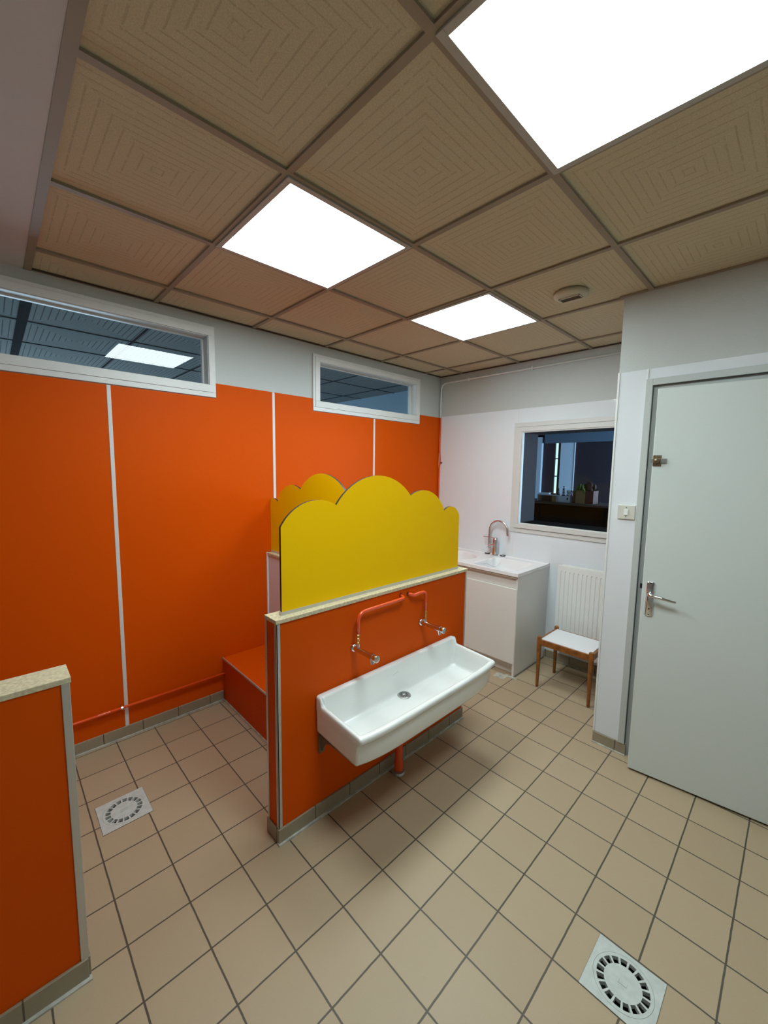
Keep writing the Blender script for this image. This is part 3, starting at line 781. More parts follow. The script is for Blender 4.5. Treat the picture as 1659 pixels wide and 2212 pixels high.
wall_tap(0.950, 'chrome push tap at the right end, fed by the shorter crooked red pipe',
         [(0.950, yv, 0.838), (0.950, yv, 0.946), (0.886, yv, 0.948), (0.868, -1.614, 0.938), (0.846, -1.607, 0.946), (0.842, -1.588, 0.946)], (0.842, -1.596, 0.946))

# ================================================================== FLOOR DRAINS
def drain(d, label, markdir):
    cx, cy = (d[0] + d[1]) / 2, (d[2] + d[3]) / 2
    t = thing('floor_drain', label, 'floor drain', (cx, cy, 0), 'square floor drains')
    h = 0.0985
    # plate with a circle of open slots: rings of quads, slots left out
    m = MB(); N = 17; per = 8; n = N * per
    radii = [0.0, 0.055, 0.0755, 0.085]
    z = 0.0015
    def ringp(r, zz=z): return [(cx + r * math.cos(2 * PI * k / n), cy + r * math.sin(2 * PI * k / n), zz) for k in range(n)]
    def sq(zz=z):
        out = []
        for k in range(n):
            a = 2 * PI * k / n; c_, s_ = math.cos(a), math.sin(a); q = h / max(abs(c_), abs(s_)); out.append((cx + q * c_, cy + q * s_, zz))
        return out
    R1, R2, R3, R4, R5 = ringp(0.0535), ringp(0.0745), ringp(0.0845), ringp(0.0853), sq()
    R1l, R2l = ringp(0.0535, -0.012), ringp(0.0745, -0.012)
    R3l = ringp(0.0849, z - 0.003)
    vs = R1 + R2 + R3 + R4 + R5 + R1l + R2l + R3l + [(cx, cy, z)]
    I = lambda r, k: r * n + k % n
    fs = []
    for k in range(n):
        fs.append((I(0, k), I(0, k + 1), 8 * n))
        bar = (k % per) < 2
        if bar: fs.append((I(0, k), I(1, k), I(1, k + 1), I(0, k + 1)))
        else:
            fs.append((I(0, k), I(0, k + 1), I(5, k + 1), I(5, k))); fs.append((I(1, k), I(6, k), I(6, k + 1), I(1, k + 1)))
        if (k % per) == 2: fs.append((I(0, k), I(1, k), I(6, k), I(5, k)))
        if (k % per) == 0: fs.append((I(0, k), I(1, k), I(6, k), I(5, k)))
        fs.append((I(1, k), I(2, k), I(2, k + 1), I(1, k + 1)))
        fs.append((I(2, k), I(7, k), I(7, k + 1), I(2, k + 1))); fs.append((I(7, k), I(3, k), I(3, k + 1), I(7, k + 1)))
        fs.append((I(3, k), I(4, k), I(4, k + 1), I(3, k + 1)))
    o = m.add(vs, fs); 
    me = m.build('grate_plate', MT['grate'], t)
    m = MB()
    for a, b_, c_, d_ in ((-h, h, -h - 0.001, -h), (-h, h, h, h + 0.001), (-h - 0.001, -h, -h, h), (h, h + 0.001, -h, h)):
        m.box(cx + a, cx + b_, cy + c_, cy + d_, -0.02, 0.0012)
    m.build('plate_edge', MT['olive'], t)
    m = MB(); m.add([(cx - 0.1, cy - 0.1, -0.05), (cx + 0.1, cy - 0.1, -0.05), (cx + 0.1, cy + 0.1, -0.05), (cx - 0.1, cy + 0.1, -0.05),
                     (cx - 0.1, cy - 0.1, 0.0), (cx + 0.1, cy - 0.1, 0.0), (cx + 0.1, cy + 0.1, 0.0), (cx - 0.1, cy + 0.1, 0.0)],
                    [(0, 1, 2, 3), (0, 1, 5, 4), (1, 2, 6, 5), (2, 3, 7, 6), (3, 0, 4, 7)])
    m.build('sump', MT['dark'], t)
    m = MB(); a_, b_ = markdir
    m.box(cx - a_, cx + a_, cy - b_, cy - b_ + 0.0012, z, z + 0.0012); m.box(cx - a_, cx + a_, cy + b_ - 0.0012, cy + b_, z, z + 0.0012)
    m.box(cx - a_, cx - a_ + 0.0012, cy - b_, cy + b_, z, z + 0.0012)
    m.build('embossed_mark', MT['grate'], t)
drain(DR[0], 'square grey floor drain inside the orange stall on the left', (0.016, 0.006))
drain(DR[1], 'square grey floor drain at the bottom right of the open floor', (0.007, 0.012))

# ================================================================== PIPES ON THE WALLS
t = thing('wall_pipe', 'orange painted pipe running low along the orange wall', 'pipe', (-0.6, YW - 0.02, 0.197))
m = MB(); m.tube([(XL, YW - 0.028, 0.197), (0.331, YW - 0.028, 0.197)], 0.0075, 14); m.build('pipe', MT['redpaint'], t, smooth=True)
m = MB(); m.tube([(-0.400, YW - 0.028, 0.197), (-0.340, YW - 0.028, 0.197)], 0.0092, 14); sharp(m.build('coupling', MT['redpaint'], t, smooth=True), 50)
m = MB(); m.tube([(-0.285, YW - 0.028, 0.197), (-0.275, YW - 0.028, 0.197)], 0.0105, 14); m.tube([(-0.280, YW, 0.209), (-0.280, YW - 0.030, 0.209)], 0.004, 10)
m.build('pipe_clip', MT['chrome'], t)
cy0 = YW - 0.022
t = thing('wall_conduit', 'thin white conduit under the ceiling, turning down the corner painted red below', 'conduit', (XB - 0.01, YW, 2.49))
m = MB(); m.tube(fillet([(XB - 0.012, YP, 2.492), (XB - 0.012, cy0, 2.492), (XB - 0.012, cy0, 2.150)], 0.07, 8), 0.0085, 12)
m.build('white_run', MT['casing'], t, smooth=True)
m = MB(); m.tube(fillet([(XB - 0.013, cy0, 2.150), (XB - 0.013, cy0, 1.86), (XB - 0.013, cy0 - 0.0, 1.80), (XB - 0.016, cy0 - 0.014, 1.72), (XB - 0.014, cy0 - 0.002, 1.64), (XB - 0.013, cy0, 1.55), (XB - 0.013, cy0, 0.85)], 0.04, 5), 0.0085, 12)
m.build('red_run', MT['redpaint'], t, smooth=True)
m = MB(); m.box(XB - 0.018, XB, cy0 - 0.032, cy0 - 0.004, 1.682, 1.698); m.build('pipe_clip', MT['darkred'], t, bevel=0.002)
for yy in (-0.68, -1.33):
    m = MB(); m.box(XB - 0.022, XB, yy - 0.007, yy + 0.007, 2.478, 2.506); m.build('pipe_clip', MT['casing'], t, bevel=0.002)

# ================================================================== KITCHEN UNIT
t = thing('sink_cabinet', 'white melamine sink base cabinet against the white rear wall', 'cabinet', (2.38, -0.97, 0))
cx0, cx1, cyR, cyL = 2.112, XB - 0.006, -1.566, -0.366
m = MB(); m.box(cx0 + 0.002, cx1, cyR, cyR + 0.018, 0.0, 0.808); m.build('side_panel', MT['melamine'], t, bevel=0.0008)
m = MB(); m.box(cx0 + 0.002, cx1, cyL - 0.018, cyL, 0.0, 0.808); m.build('side_panel', MT['melamine'], t, bevel=0.0008)
m = MB(); m.box(cx0 + 0.06, cx0 + 0.076, cyL - 0.018, cyR + 0.018, 0.0, 0.10); m.build('plinth', MT['melamine'], t)
m = MB(); m.box(cx1 - 0.012, cx1, cyL - 0.018, cyR + 0.018, 0.10, 0.66); m.box(cx0 + 0.02, cx1, cyL - 0.018, cyR + 0.018, 0.10, 0.116); m.build('carcass', MT['melamine'], t)
m = MB(); m.box(cx0 + 0.020, cx0 + 0.030, cyL - 0.018, cyR + 0.018, 0.68, 0.808); m.build('finger_rail', MT['melamine'], t)
ym = (cyL + cyR) / 2
MB().box(cx0 - 0.004, cx0 + 0.001, cyR + 0.002, cyL, 0.790, 0.8075).build('lip_shadow_strip', MT['lip_shadow'], t)  # beige strip stands in for the shadow under the worktop lip
MB().box(cx0 + 0.004, cx1 - 0.01, cyR - 0.0012, cyR + 0.0005, 0.0, 0.004).build('base_gap', MT['black'], t)
for a, b_ in ((cyR + 0.003, ym - 0.0015), (ym + 0.0015, cyL - 0.003)):
    m = MB(); m.box(cx0 - 0.003, cx0 + 0.014, a, b_, 0.104, 0.706); m.build('door', MT['melamine'], t, bevel=0.001)
m = MB(); m.box(2.088, 2.118, -1.600, -1.500, 0.0, 0.0022); m.box(2.02, 2.10, -1.53, -1.44, 0.0, 0.0015)
m.build('floor_shim', MT['mortar'], t)

# resin worktop with a round bowl and a rectangular bowl
t = thing('kitchen_sink', 'white resin sink top with two bowls on the white cabinet', 'sink', (2.38, -0.97, 0.808))
def bowl_top():
    x0, x1, y0, y1, z = 2.098, XB - 0.006, -1.572, -0.362, 0.830
    NX, NY = 74, 160
    def depth(x, y):
        # rectangular bowl
        cx, cy, hx, hy, r = 2.345, -1.305, 0.185, 0.190, 0.06
        qx, qy = max(abs(x - cx) - hx + r, 0), max(abs(y - cy) - hy + r, 0)
        d = math.hypot(qx, qy) - r + min(max(abs(x - cx) - hx + r, abs(y - cy) - hy + r), 0)
        if y > -1.14 and x > 2.42: d += 0.06 * (x - 2.42) / 0.1
        def prof(d, dep):
            if d > 0.010: return 0.0
            if d > -0.004: return -0.006 * (0.010 - d) / 0.014
            if d > -0.024: return -0.006 - dep * 0.86 * ((-0.004 - d) / 0.020)
            if d > -0.055: return -0.006 - dep * (0.86 + 0.14 * ((-0.024 - d) / 0.031))
            return -0.006 - dep
        a = prof(d, 0.13)
        d2 = math.hypot((x - 2.345) / 1.0, (y + 0.80) / 1.15) - 0.180
        b_ = prof(d2, 0.14)
        # slightly raised back edge and front lip
        lip = 0.006 if (x > XB - 0.03) else 0.0
        lip += 0.003 * max(0, 1 - (x - x0) / 0.012) + 0.003 * max(0, 1 - (y - y0) / 0.012)
        return min(a, b_) + lip
    vs = []; fs = []
    for i in range(NX + 1):
        for j in range(NY + 1):
            x = x0 + (x1 - x0) * i / NX; y = y0 + (y1 - y0) * j / NY
            vs.append((x, y, z + depth(x, y)))
    for i in range(NX):
        for j in range(NY):
            a = i * (NY + 1) + j; fs.append((a, a + 1, a + NY + 2, a + NY + 1))
    # skirt round the edge
    bnd = [i * (NY + 1) for i in range(NX + 1)] + [NX * (NY + 1) + j for j in range(1, NY + 1)] + [i * (NY + 1) + NY for i in range(NX - 1, -1, -1)] + [j for j in range(NY - 1, 0, -1)]
    o = len(vs)
    for b_ in bnd: x, y, zz = vs[b_]; vs.append((x, y, 0.808))
    L = len(bnd)
    for k in range(L): fs.append((bnd[k], bnd[(k + 1) % L], o + (k + 1) % L, o + k))
    m = MB(); m.add(vs, fs); return m
sharp(bowl_top().build('worktop', MT['resin'], t, smooth=True), 50)
m = MB(); m.lathe((2.30, -1.1145, 0.800), (0, -1, 0), [(0, 0.010), (0.006, 0.010), (0.008, 0.008)], 16); m.build('overflow_hole', MT['steel'], t, smooth=True)
# plugs and chain
for (px_, py_), lb in (((2.622, -1.140), 'black and chrome plug lying right of the kitchen faucet'), ((2.612, -0.985), 'black and chrome plug lying left of the kitchen faucet')):
    t = thing('sink_plug', lb, 'plug', (px_, py_, 0.831), 'two plugs on the sink top')
    if py_ < -1.1: RIGHT_PLUG = t
    m = MB(); m.lathe((px_, py_, 0.8315), (0, 0, 1), [(0, 0.024), (0.004, 0.027), (0.008, 0.025)], 28); sharp(m.build('rubber', MT['black'], t, smooth=True), 50)
    m = MB(); m.lathe((px_, py_, 0.8393), (0, 0, 1), [(0, 0.022), (0.002, 0.021), (0.003, 0.006), (0.008, 0.005)], 28); sharp(m.build('plug_cap', MT['steel'], t, smooth=True), 50)
m = MB(); pts = []
for k in range(25):
    u = k / 24; pts.append((2.60 - 0.28 * u - 0.03 * math.sin(PI * u), -1.15 - 0.05 * math.sin(PI * u) + 0.03 * u, 0.833 - 0.05 * math.sin(PI * min(1, u * 1.15)) * (1 if u < 0.87 else 1) - 0.03 * u))
m.tube(pts, 0.0012, 6).build('plug_chain', MT['steel'], RIGHT_PLUG, smooth=True)

# kitchen faucet
fx, fy = 2.608, -1.068
t = thing('kitchen_faucet', 'chrome swan-neck mixer faucet on the white sink top', 'faucet', (fx, fy, 0.83))
m = MB(); m.lathe((fx, fy, 0.836), (0, 0, 1), [(0, 0.028), (0.003, 0.028), (0.006, 0.026), (0.09, 0.023), (0.135, 0.023), (0.150, 0.021), (0.156, 0.014)], 32)
m.tube([(fx, fy, 0.93), (fx - 0.006, fy + 0.058, 0.912)], 0.014, 20)
sharp(m.build('faucet_body', MT['faucet'], t, smooth=True), 50)
sx_, sy_ = fx - 0.006, fy + 0.062
pts = [(sx_, sy_, 0.892), (sx_, sy_, 0.95), (sx_, sy_, 1.062)]
for k in range(1, 17):
    a = PI - (PI + 0.12) * k / 16; pts.append((sx_, sy_ - 0.092 - 0.092 * math.cos(a), 1.062 + 0.092 * math.sin(a)))
pts.append((sx_, pts[-1][1] - 0.004, pts[-1][2] - 0.024))
m = MB(); m.tube(pts, [0.0125, 0.0125] + [0.0100] * (len(pts) - 3) + [0.0105], 18)
sharp(m.build('spout', MT['faucet'], t, smooth=True), 60)
m = MB(); m.obox((fx - 0.004, fy + 0.055, 0.992), (0, 1, 0.02), (1, 0, 0), (0, -0.02, 1), 0.072, 0.008, 0.003)
m.build('lever', MT['faucet'], t, bevel=0.0015)

# ================================================================== RADIATOR
t = thing('radiator', 'white panel radiator with vertical ribs under the square window', 'radiator', (2.58, -1.97, 0.14))
ry0, ry1, rz0, rz1 = -2.255, -1.682, 0.140, 0.854
m = MB()
def ribbed(xf, depth, m):
    pitch = 0.0333; ys = []; 
    y = ry1 - 0.028; prof = [(ry1, 0.0), (ry1 - 0.020, 0.0)]
    while y - pitch > ry0 + 0.012:
        prof += [(y + 0.003, 0.0), (y, depth), (y - 0.006, depth), (y - 0.009, 0.0)]; y -= pitch
    prof += [(ry0 + 0.01, 0.0), (ry0, 0.0)]
    def zz(lev): return lev
    levels = [(rz0, 0), (rz0 + 0.035, 0), (rz0 + 0.050, 1), (rz1 - 0.052, 1), (rz1 - 0.040, 0), (rz1, 0)]
    vs = []; L = len(prof)
    for z_, on in levels:
        for y_, d in prof: vs.append((xf + (d if on else 0), y_, z_))
    fs = [(i * L + k, i * L + k + 1, (i + 1) * L + k + 1, (i + 1) * L + k) for i in range(len(levels) - 1) for k in range(L - 1)]
    m.add(vs, fs)
ribbed(2.552, 0.006, m)
m.box(2.562, 2.568, ry0, ry1 - 0.004, rz0, rz1 - 0.003); m.box(2.5526, 2.5681, ry1 - 0.004, ry1 + 0.0002, rz0, rz1 - 0.003); m.box(2.5524, 2.5683, ry0, ry1 + 0.0004, rz1 - 0.003, rz1 + 0.0004)
m.build('front_panel', MT['radiator'], t)
m = MB(); m.box(2.606, 2.622, ry0, ry1 - 0.01, rz0, rz1); m.build('back_panel', MT['radiator'], t, bevel=0.003)
m = MB()
k_ = ry0 + 0.02
while k_ < ry1 - 0.02: m.box(2.568, 2.606, k_, k_ + 0.002, rz0 + 0.03, rz1 - 0.03); k_ += 0.022
m.build('fins', MT['radiator'], t)
for a_, z_ in ((ry1 - 0.08, rz0 + 0.1), (ry0 + 0.08, rz0 + 0.1), (ry1 - 0.08, rz1 - 0.13), (ry0 + 0.08, rz1 - 0.13)):
    MB().box(2.600, XB - 0.005, a_ - 0.01, a_ + 0.01, z_, z_ + 0.03).build('wall_bracket', MT['radiator'], t)

# ================================================================== STOOL
t = thing('stool', 'small brown wooden stool with a white top, in front of the radiator', 'stool', (2.275, -1.935, 0))
lx0, lx1_, ly0, ly1 = 2.128, 2.428, -2.120, -1.752
for x in (lx0, lx1_):
    for y in (ly0, ly1):
        m = MB(); m.lathe((x, y, 0), (0, 0, 1), [(0, 0.0105), (0.10, 0.0125), (0.30, 0.0165), (0.385, 0.0165), (0.390, 0.014)], 20)
        sharp(m.build('leg', MT['wood'], t, smooth=True), 50)
for y in (ly0, ly1): MB().box(lx0 + 0.012, lx1_ - 0.012, y - 0.009, y + 0.009, 0.327, 0.371).build('rail', MT['wood'], t, bevel=0.003)
for x in (lx0, lx1_): MB().box(x - 0.007, x + 0.007, ly0 + 0.012, ly1 - 0.012, 0.327, 0.371).build('rail', MT['wood'], t, bevel=0.003)
MB().box(lx0 + 0.010, lx1_ - 0.010, ly0 + 0.010, ly1 - 0.010, 0.356, 0.3735).build('seat', MT['seat'], t, bevel=0.002)

# ================================================================== LIGHT SWITCH
t = thing('light_switch', 'ivory light switch on the white panel left of the door', 'light switch', (XD - 0.006, -2.361, 1.399))
MB().box(XD - 0.014, XD - 0.005, -2.404, -2.318, 1.360, 1.438).build('switch_plate', MT['switch'], t, bevel=0.002)
MB().box(XD - 0.019, XD - 0.014, -2.371, -2.351, 1.382, 1.416).build('rocker', MT['rocker'], t, bevel=0.0015)
for zz in (1.425, 1.373):
    m = MB(); m.lathe((XD - 0.0135, -2.361, zz), (-1, 0, 0), [(0, 0.0028), (0.001, 0.0028)], 12); m.build('screw', MT['black'], t)

# ================================================================== ROOM BEHIND THE ORANGE WALL
H2 = 2.507
m = MB(); m.add([(-4.0, YO, H2), (2.73, YO, H2), (2.73, 4.5, H2), (-4.0, 4.5, H2)], [(0, 3, 2, 1)])
c2 = struct(m.build('ceiling_next_room', MT['ceil2'], origin=(0.048, -0.174 , 0)))
m = MB()
x = -0.552 - 3.0
while x < 2.7: m.box(x - 0.007, x + 0.007, YO, 4.5, H2 - 0.004, H2); x += 0.6
y = 0.426
while y < 4.5: m.box(-4.0, 2.73, y - 0.007, y + 0.007, H2 - 0.0035, H2); y += 0.6
m.box(-0.575, -0.525, YO, 4.5, H2 - 0.005, H2)
m.build('ceiling_grid', MT['grid2'], c2)
m = MB(); m.box(2.73, 2.83, YO, 4.6, 0, H2 + 0.1); struct(m.build('wall_next_room_right', MT['bluewall']))
m = MB(); m.box(-4.1, 2.83, 4.5, 4.6, 0, 0.9); m.box(-4.1, 2.83, 4.5, 4.6, 2.2, H2 + 0.1); m.box(-4.1, -1.6, 4.5, 4.6, 0.9, 2.2); m.box(0.9, 2.83, 4.5, 4.6, 0.9, 2.2)
struct(m.build('wall_next_room_far', MT['bluewall']))
m = MB(); m.box(-4.1, -4.0, YO, 4.6, 0, H2 + 0.1); struct(m.build('wall_next_room_left', MT['bluewall']))
m = MB(); m.add([(-4.1, YO, 0), (2.83, YO, 0), (2.83, 4.6, 0), (-4.1, 4.6, 0)], [(0, 1, 2, 3)]); struct(m.build('floor_next_room', MT['greywall']))
e = sempty('added_window_next_room', (-0.35, 4.5, 0.9))  # unseen glowing window, added to light the next room
MB().add([(-1.6, 4.52, 0.9), (0.9, 4.52, 0.9), (0.9, 4.52, 2.2), (-1.6, 4.52, 2.2)], [(0, 3, 2, 1)]).build('pane', MT['added_day'], e)
m = MB()
for a in (-1.6, -0.80, 0.05, 0.86): m.box(a, a + 0.04, 4.48, 4.51, 0.9, 2.2)
m.box(-1.6, 0.9, 4.48, 4.51, 0.9, 0.94); m.box(-1.6, 0.9, 4.48, 4.51, 2.16, 2.2); m.build('frame', MT['casing'], e)

# ================================================================== DARK ROOM BEHIND THE SQUARE WINDOW
XF = 9.8
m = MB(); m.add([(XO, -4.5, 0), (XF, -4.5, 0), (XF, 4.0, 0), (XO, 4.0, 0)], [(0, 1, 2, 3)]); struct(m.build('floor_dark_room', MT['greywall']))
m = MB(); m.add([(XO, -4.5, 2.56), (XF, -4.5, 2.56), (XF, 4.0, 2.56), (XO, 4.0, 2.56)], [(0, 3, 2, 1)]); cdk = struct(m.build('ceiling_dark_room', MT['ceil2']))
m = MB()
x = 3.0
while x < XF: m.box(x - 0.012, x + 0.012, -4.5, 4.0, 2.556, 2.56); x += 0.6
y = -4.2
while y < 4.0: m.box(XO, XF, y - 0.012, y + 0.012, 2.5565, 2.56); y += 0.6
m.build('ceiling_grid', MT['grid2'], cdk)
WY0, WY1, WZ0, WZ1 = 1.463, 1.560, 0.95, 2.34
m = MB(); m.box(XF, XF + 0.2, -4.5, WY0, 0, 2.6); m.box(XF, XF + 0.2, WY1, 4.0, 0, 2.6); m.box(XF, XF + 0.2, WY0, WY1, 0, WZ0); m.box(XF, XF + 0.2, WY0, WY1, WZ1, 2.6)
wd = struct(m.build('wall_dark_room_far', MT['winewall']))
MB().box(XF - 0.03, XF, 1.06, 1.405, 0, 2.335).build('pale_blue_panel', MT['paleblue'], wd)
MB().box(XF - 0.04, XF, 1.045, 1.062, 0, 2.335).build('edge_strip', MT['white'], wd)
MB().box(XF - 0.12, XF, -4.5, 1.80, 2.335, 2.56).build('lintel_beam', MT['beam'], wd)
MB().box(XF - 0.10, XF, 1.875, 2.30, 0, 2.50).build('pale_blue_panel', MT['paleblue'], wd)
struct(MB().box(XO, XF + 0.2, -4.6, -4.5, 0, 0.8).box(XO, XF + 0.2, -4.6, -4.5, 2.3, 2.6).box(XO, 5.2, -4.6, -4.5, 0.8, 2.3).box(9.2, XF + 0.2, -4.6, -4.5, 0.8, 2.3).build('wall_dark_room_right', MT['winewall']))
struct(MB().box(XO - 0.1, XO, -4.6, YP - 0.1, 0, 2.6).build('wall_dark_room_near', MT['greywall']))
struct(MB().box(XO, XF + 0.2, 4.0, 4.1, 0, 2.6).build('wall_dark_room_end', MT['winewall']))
e = sempty('window_5', (XF, 1.5, WZ0))
MB().add([(XF + 0.06, WY0 - 0.0, WZ0), (XF + 0.06, WY1, WZ0), (XF + 0.06, WY1, WZ1), (XF + 0.06, WY0, WZ1)], [(0, 3, 2, 1)]).build('pane', MT['added_day2'], e)
m = MB()
for z_ in (1.49, 1.94): m.box(XF + 0.02, XF + 0.05, WY0, WY1, z_ - 0.012, z_ + 0.012)
m.box(XF - 0.02, XF + 0.05, WY0 - 0.055, WY0 + 0.004, WZ0, WZ1)
m.build('frame', MT['brownwood'], e)
e = sempty('added_window_dark_room', (7.2, -4.5, 0.8))  # large window out of view, added to light the beam and pale panels
MB().add([(5.2, -4.53, 0.8), (9.2, -4.53, 0.8), (9.2, -4.53, 2.3), (5.2, -4.53, 2.3)], [(0, 1, 2, 3)]).build('pane', MT['added_day3'], e)
m = MB()
for a in (5.2, 6.5, 7.85, 9.16): m.box(a, a + 0.04, -4.52, -4.49, 0.8, 2.3)
m.build('frame', MT['casing'], e)

# tall dark piece of furniture with things on top, seen through the glass
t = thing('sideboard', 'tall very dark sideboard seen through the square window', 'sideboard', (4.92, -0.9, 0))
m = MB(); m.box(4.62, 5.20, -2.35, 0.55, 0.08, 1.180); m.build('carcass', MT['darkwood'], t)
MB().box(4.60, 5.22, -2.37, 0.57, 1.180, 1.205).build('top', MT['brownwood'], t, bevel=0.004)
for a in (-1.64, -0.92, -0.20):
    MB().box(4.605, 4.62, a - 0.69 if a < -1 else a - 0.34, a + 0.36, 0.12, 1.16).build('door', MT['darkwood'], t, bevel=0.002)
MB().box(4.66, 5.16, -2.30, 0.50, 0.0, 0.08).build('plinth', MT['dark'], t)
ZT = 1.205
t = thing('open_box', 'low white open box on the left of the dark sideboard', 'box', (4.82, -0.58, ZT))
m = MB(); m.box(4.74, 4.90, -0.716, -0.433, ZT + 0.083, ZT + 0.093); m.box(4.74, 4.90, -0.443, -0.433, ZT, ZT + 0.083); m.box(4.74, 4.90, -0.716, -0.706, ZT, ZT + 0.083); m.box(4.89, 4.90, -0.706, -0.443, ZT, ZT + 0.083)
m.build('box_shell', MT['wbox'], t)
MB().box(4.76, 4.89, -0.700, -0.630, ZT, ZT + 0.082).build('inner_block', MT['tanbox'], t)
MB().box(4.76, 4.89, -0.630, -0.500, ZT, ZT + 0.080).build('inner_block', MT['brownleaf'], t)
o = MB().box(-0.06, 0.06, -0.062, 0.062, 0, 0.02).build('book', MT['white'], bevel=0.001, origin=None); o.location = (4.82, -0.500, ZT + 0.0931)
tag(o, 'pale closed book lying on the low white open box', 'book')
t = thing('dish', 'small dark wooden dish on the low white open box', 'dish', (4.82, -0.640, ZT + 0.093))
m = MB(); m.lathe((4.82, -0.625, ZT + 0.0932), (0, 0, 1), [(0, 0.025), (0.004, 0.028), (0.014, 0.045), (0.017, 0.045), (0.012, 0.030), (0.006, 0.004)], 24); m.build('bowl', MT['redbox'], t, smooth=True)
m = MB(); m.lathe((4.82, -0.610, ZT + 0.100), (0, 0, 1), [(0, 0.010), (0.010, 0.018), (0.022, 0.012), (0.026, 0.002)], 16); m.build('contents', MT['tanbox'], t, smooth=True)
def tower(name, label, x, y, z, h, r, k):
    t = thing(name, label, 'stacking toy', (x, y, z), 'ring towers on the sideboard')
    m = MB(); m.lathe((x, y, z), (0, 0, 1), [(0, 0.003), (h * 0.92, 0.003)], 10); m.build('rod', MT['darkwood'], t)
    for i in range(k):
        rr = r * (1 - 0.62 * i / k); zz = z + h * 0.86 * i / k; hh = h * 0.86 / k * 0.62
        m = MB(); m.lathe((x, y, zz), (0, 0, 1), [(0, rr * 0.75), (hh * 0.3, rr), (hh * 0.7, rr), (hh, rr * 0.75)], 20)
        m.build('ring', MT['black'] if i % 2 else MT['darkwood'], t, smooth=True)
    m = MB(); m.lathe((x, y, z + h * 0.86), (0, 0, 1), [(0, 0.003), (h * 0.03, 0.009), (h * 0.08, 0.011), (h * 0.12, 0.009), (h * 0.14, 0.001)], 16); m.build('knob', MT['black'], t, smooth=True)
t = thing('storage_box', 'pale grey box on the dark sideboard under the number card', 'box', (4.82, -0.797, ZT))
MB().box(4.75, 4.89, -0.877, -0.720, ZT, ZT + 0.087).build('box_body', MT['wbox'], t, bevel=0.003)
MB().box(4.747, 4.75, -0.853, -0.838, ZT + 0.035, ZT + 0.065).build('handle_slot', MT['darkwood'], t)
tower('ring_tower', 'taller dark ring stacking tower on the pale grey box', 4.82, -0.762, ZT + 0.0875, 0.128, 0.026, 6)
tower('ring_tower', 'shorter dark ring stacking tower on the low white open box', 4.82, -0.690, ZT + 0.0935, 0.095, 0.024, 5)
t = thing('number_card', 'small plum card with a white disc reading 01', 'sign', (4.80, -0.849, ZT + 0.0875))
MB().box(4.796, 4.806, -0.886, -0.812, ZT + 0.0875, ZT + 0.160).build('card', MT['plum'], t, bevel=0.002)
m = MB(); m.lathe((4.796, -0.849, ZT + 0.1237), (-1, 0, 0), [(0, 0.031), (0.001, 0.031)], 32); m.build('disc', MT['white'], t)
cu = bpy.data.curves.new('numerals', 'FONT'); cu.body = '01'; cu.size = 0.046; cu.align_x = 'CENTER'; cu.align_y = 'CENTER'; cu.extrude = 0.0006; cu.offset = 0.0008
tmp = bpy.data.objects.new('numerals_src', cu); C.objects.link(tmp)
dg_ = bpy.context.evaluated_depsgraph_get(); me = bpy.data.meshes.new_from_object(tmp.evaluated_get(dg_)); bpy.data.objects.remove(tmp)
o = bpy.data.objects.new('numerals', me); C.objects.link(o); me.materials.clear(); me.materials.append(MT['black']); o.parent = t
o.matrix_basis = Matrix.Translation(Vector((4.7944, -0.849, ZT + 0.1237)) - Vector(t.location)) @ Matrix(((0, 0, -1, 0), (-1, 0, 0, 0), (0, 1, 0, 0), (0, 0, 0, 1)))
t = thing('book_stand', 'narrow dark red block between the number card and the toy crate', 'block', (4.84, -0.918, ZT))
MB().box(4.78, 4.90, -0.936, -0.897, ZT, ZT + 0.160).build('block', MT['redbox'], t, bevel=0.003)
t = thing('toy_crate', 'tan and red wooden crate full of soft toys on the dark sideboard', 'crate', (4.85, -1.05, ZT))
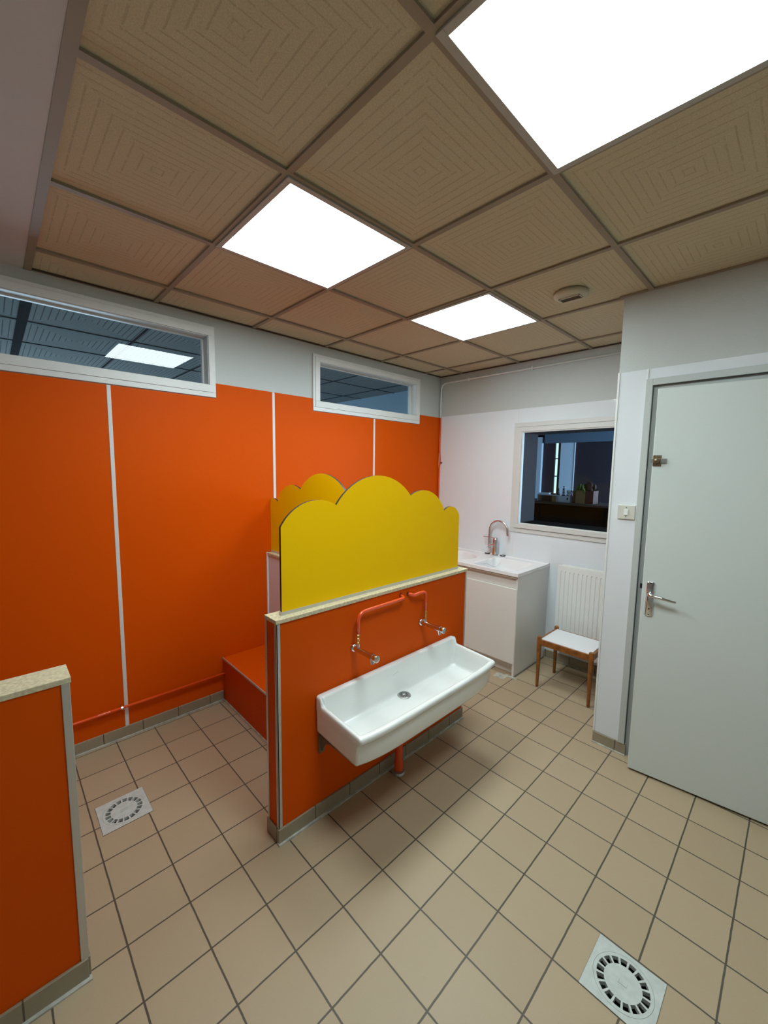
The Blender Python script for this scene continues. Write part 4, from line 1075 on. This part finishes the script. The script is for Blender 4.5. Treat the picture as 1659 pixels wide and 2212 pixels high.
m = MB(); m.box(4.77, 4.78, -1.061, -0.940, ZT, ZT + 0.17); m.box(4.78, 4.93, -0.950, -0.940, ZT, ZT + 0.17); m.box(4.93, 4.94, -1.160, -0.940, ZT, ZT + 0.17); m.build('tan_side', MT['tanbox'], t)
m = MB(); m.box(4.77, 4.78, -1.160, -1.061, ZT, ZT + 0.165); m.box(4.78, 4.93, -1.160, -1.150, ZT, ZT + 0.165); m.build('red_side', MT['redbox'], t)
def blob(name, label, mt, x, y, z, r, zs, cat='soft toy'):
    bm = bmesh.new(); bmesh.ops.create_icosphere(bm, subdivisions=3, radius=r)
    for v in bm.verts:
        n_ = 1 + 0.13 * math.sin(v.co.x / r * 5 + x * 9) * math.cos(v.co.y / r * 4 + y * 13) + 0.08 * math.sin(v.co.z / r * 7 + y * 30)
        v.co = Vector((v.co.x * n_, v.co.y * n_, v.co.z * n_ * zs))
    for f in bm.faces: f.smooth = True
    me = bpy.data.meshes.new(name); bm.to_mesh(me); bm.free(); me.materials.append(mt)
    o = bpy.data.objects.new(name, me); C.objects.link(o); o.location = (x, y, z)
    return tag(o, label, cat)
t = thing('leafy_plant', 'bright green floppy leaves in the left side of the toy crate', 'plant', (4.83, -0.995, ZT + 0.05))
for k in range(11):
    a = -1.1 + 2.2 * k / 10; yy = -0.995
    tip = Vector((4.80 + 0.03 * math.sin(k * 2.3), yy - 0.055 * math.sin(a), ZT + 0.05 + 0.20 * math.cos(a * 0.7)))
    end = tip + Vector((-0.03, -0.022 * math.sin(a), -0.075 - 0.01 * (k % 3)))
    m = MB(); base = Vector((4.84, yy, ZT + 0.05)); mid = base.lerp(tip, 0.6) + Vector((0, 0, 0.02))
    m.tube([base, mid, tip, tip + Vector((-0.02, 0, -0.02)), end], [0.004, 0.007, 0.009, 0.008, 0.003], 6)
    m.build('leaf', MT['green'], t, smooth=True)
blob('soft_toy', 'larger dark brown soft toy sticking out of the toy crate', MT['brownleaf'], 4.85, -1.075, ZT + 0.215, 0.055, 1.25)
blob('soft_toy', 'smaller dark brown soft toy at the right edge of the toy crate', MT['brownleaf'], 4.86, -1.128, ZT + 0.215, 0.030, 1.3)
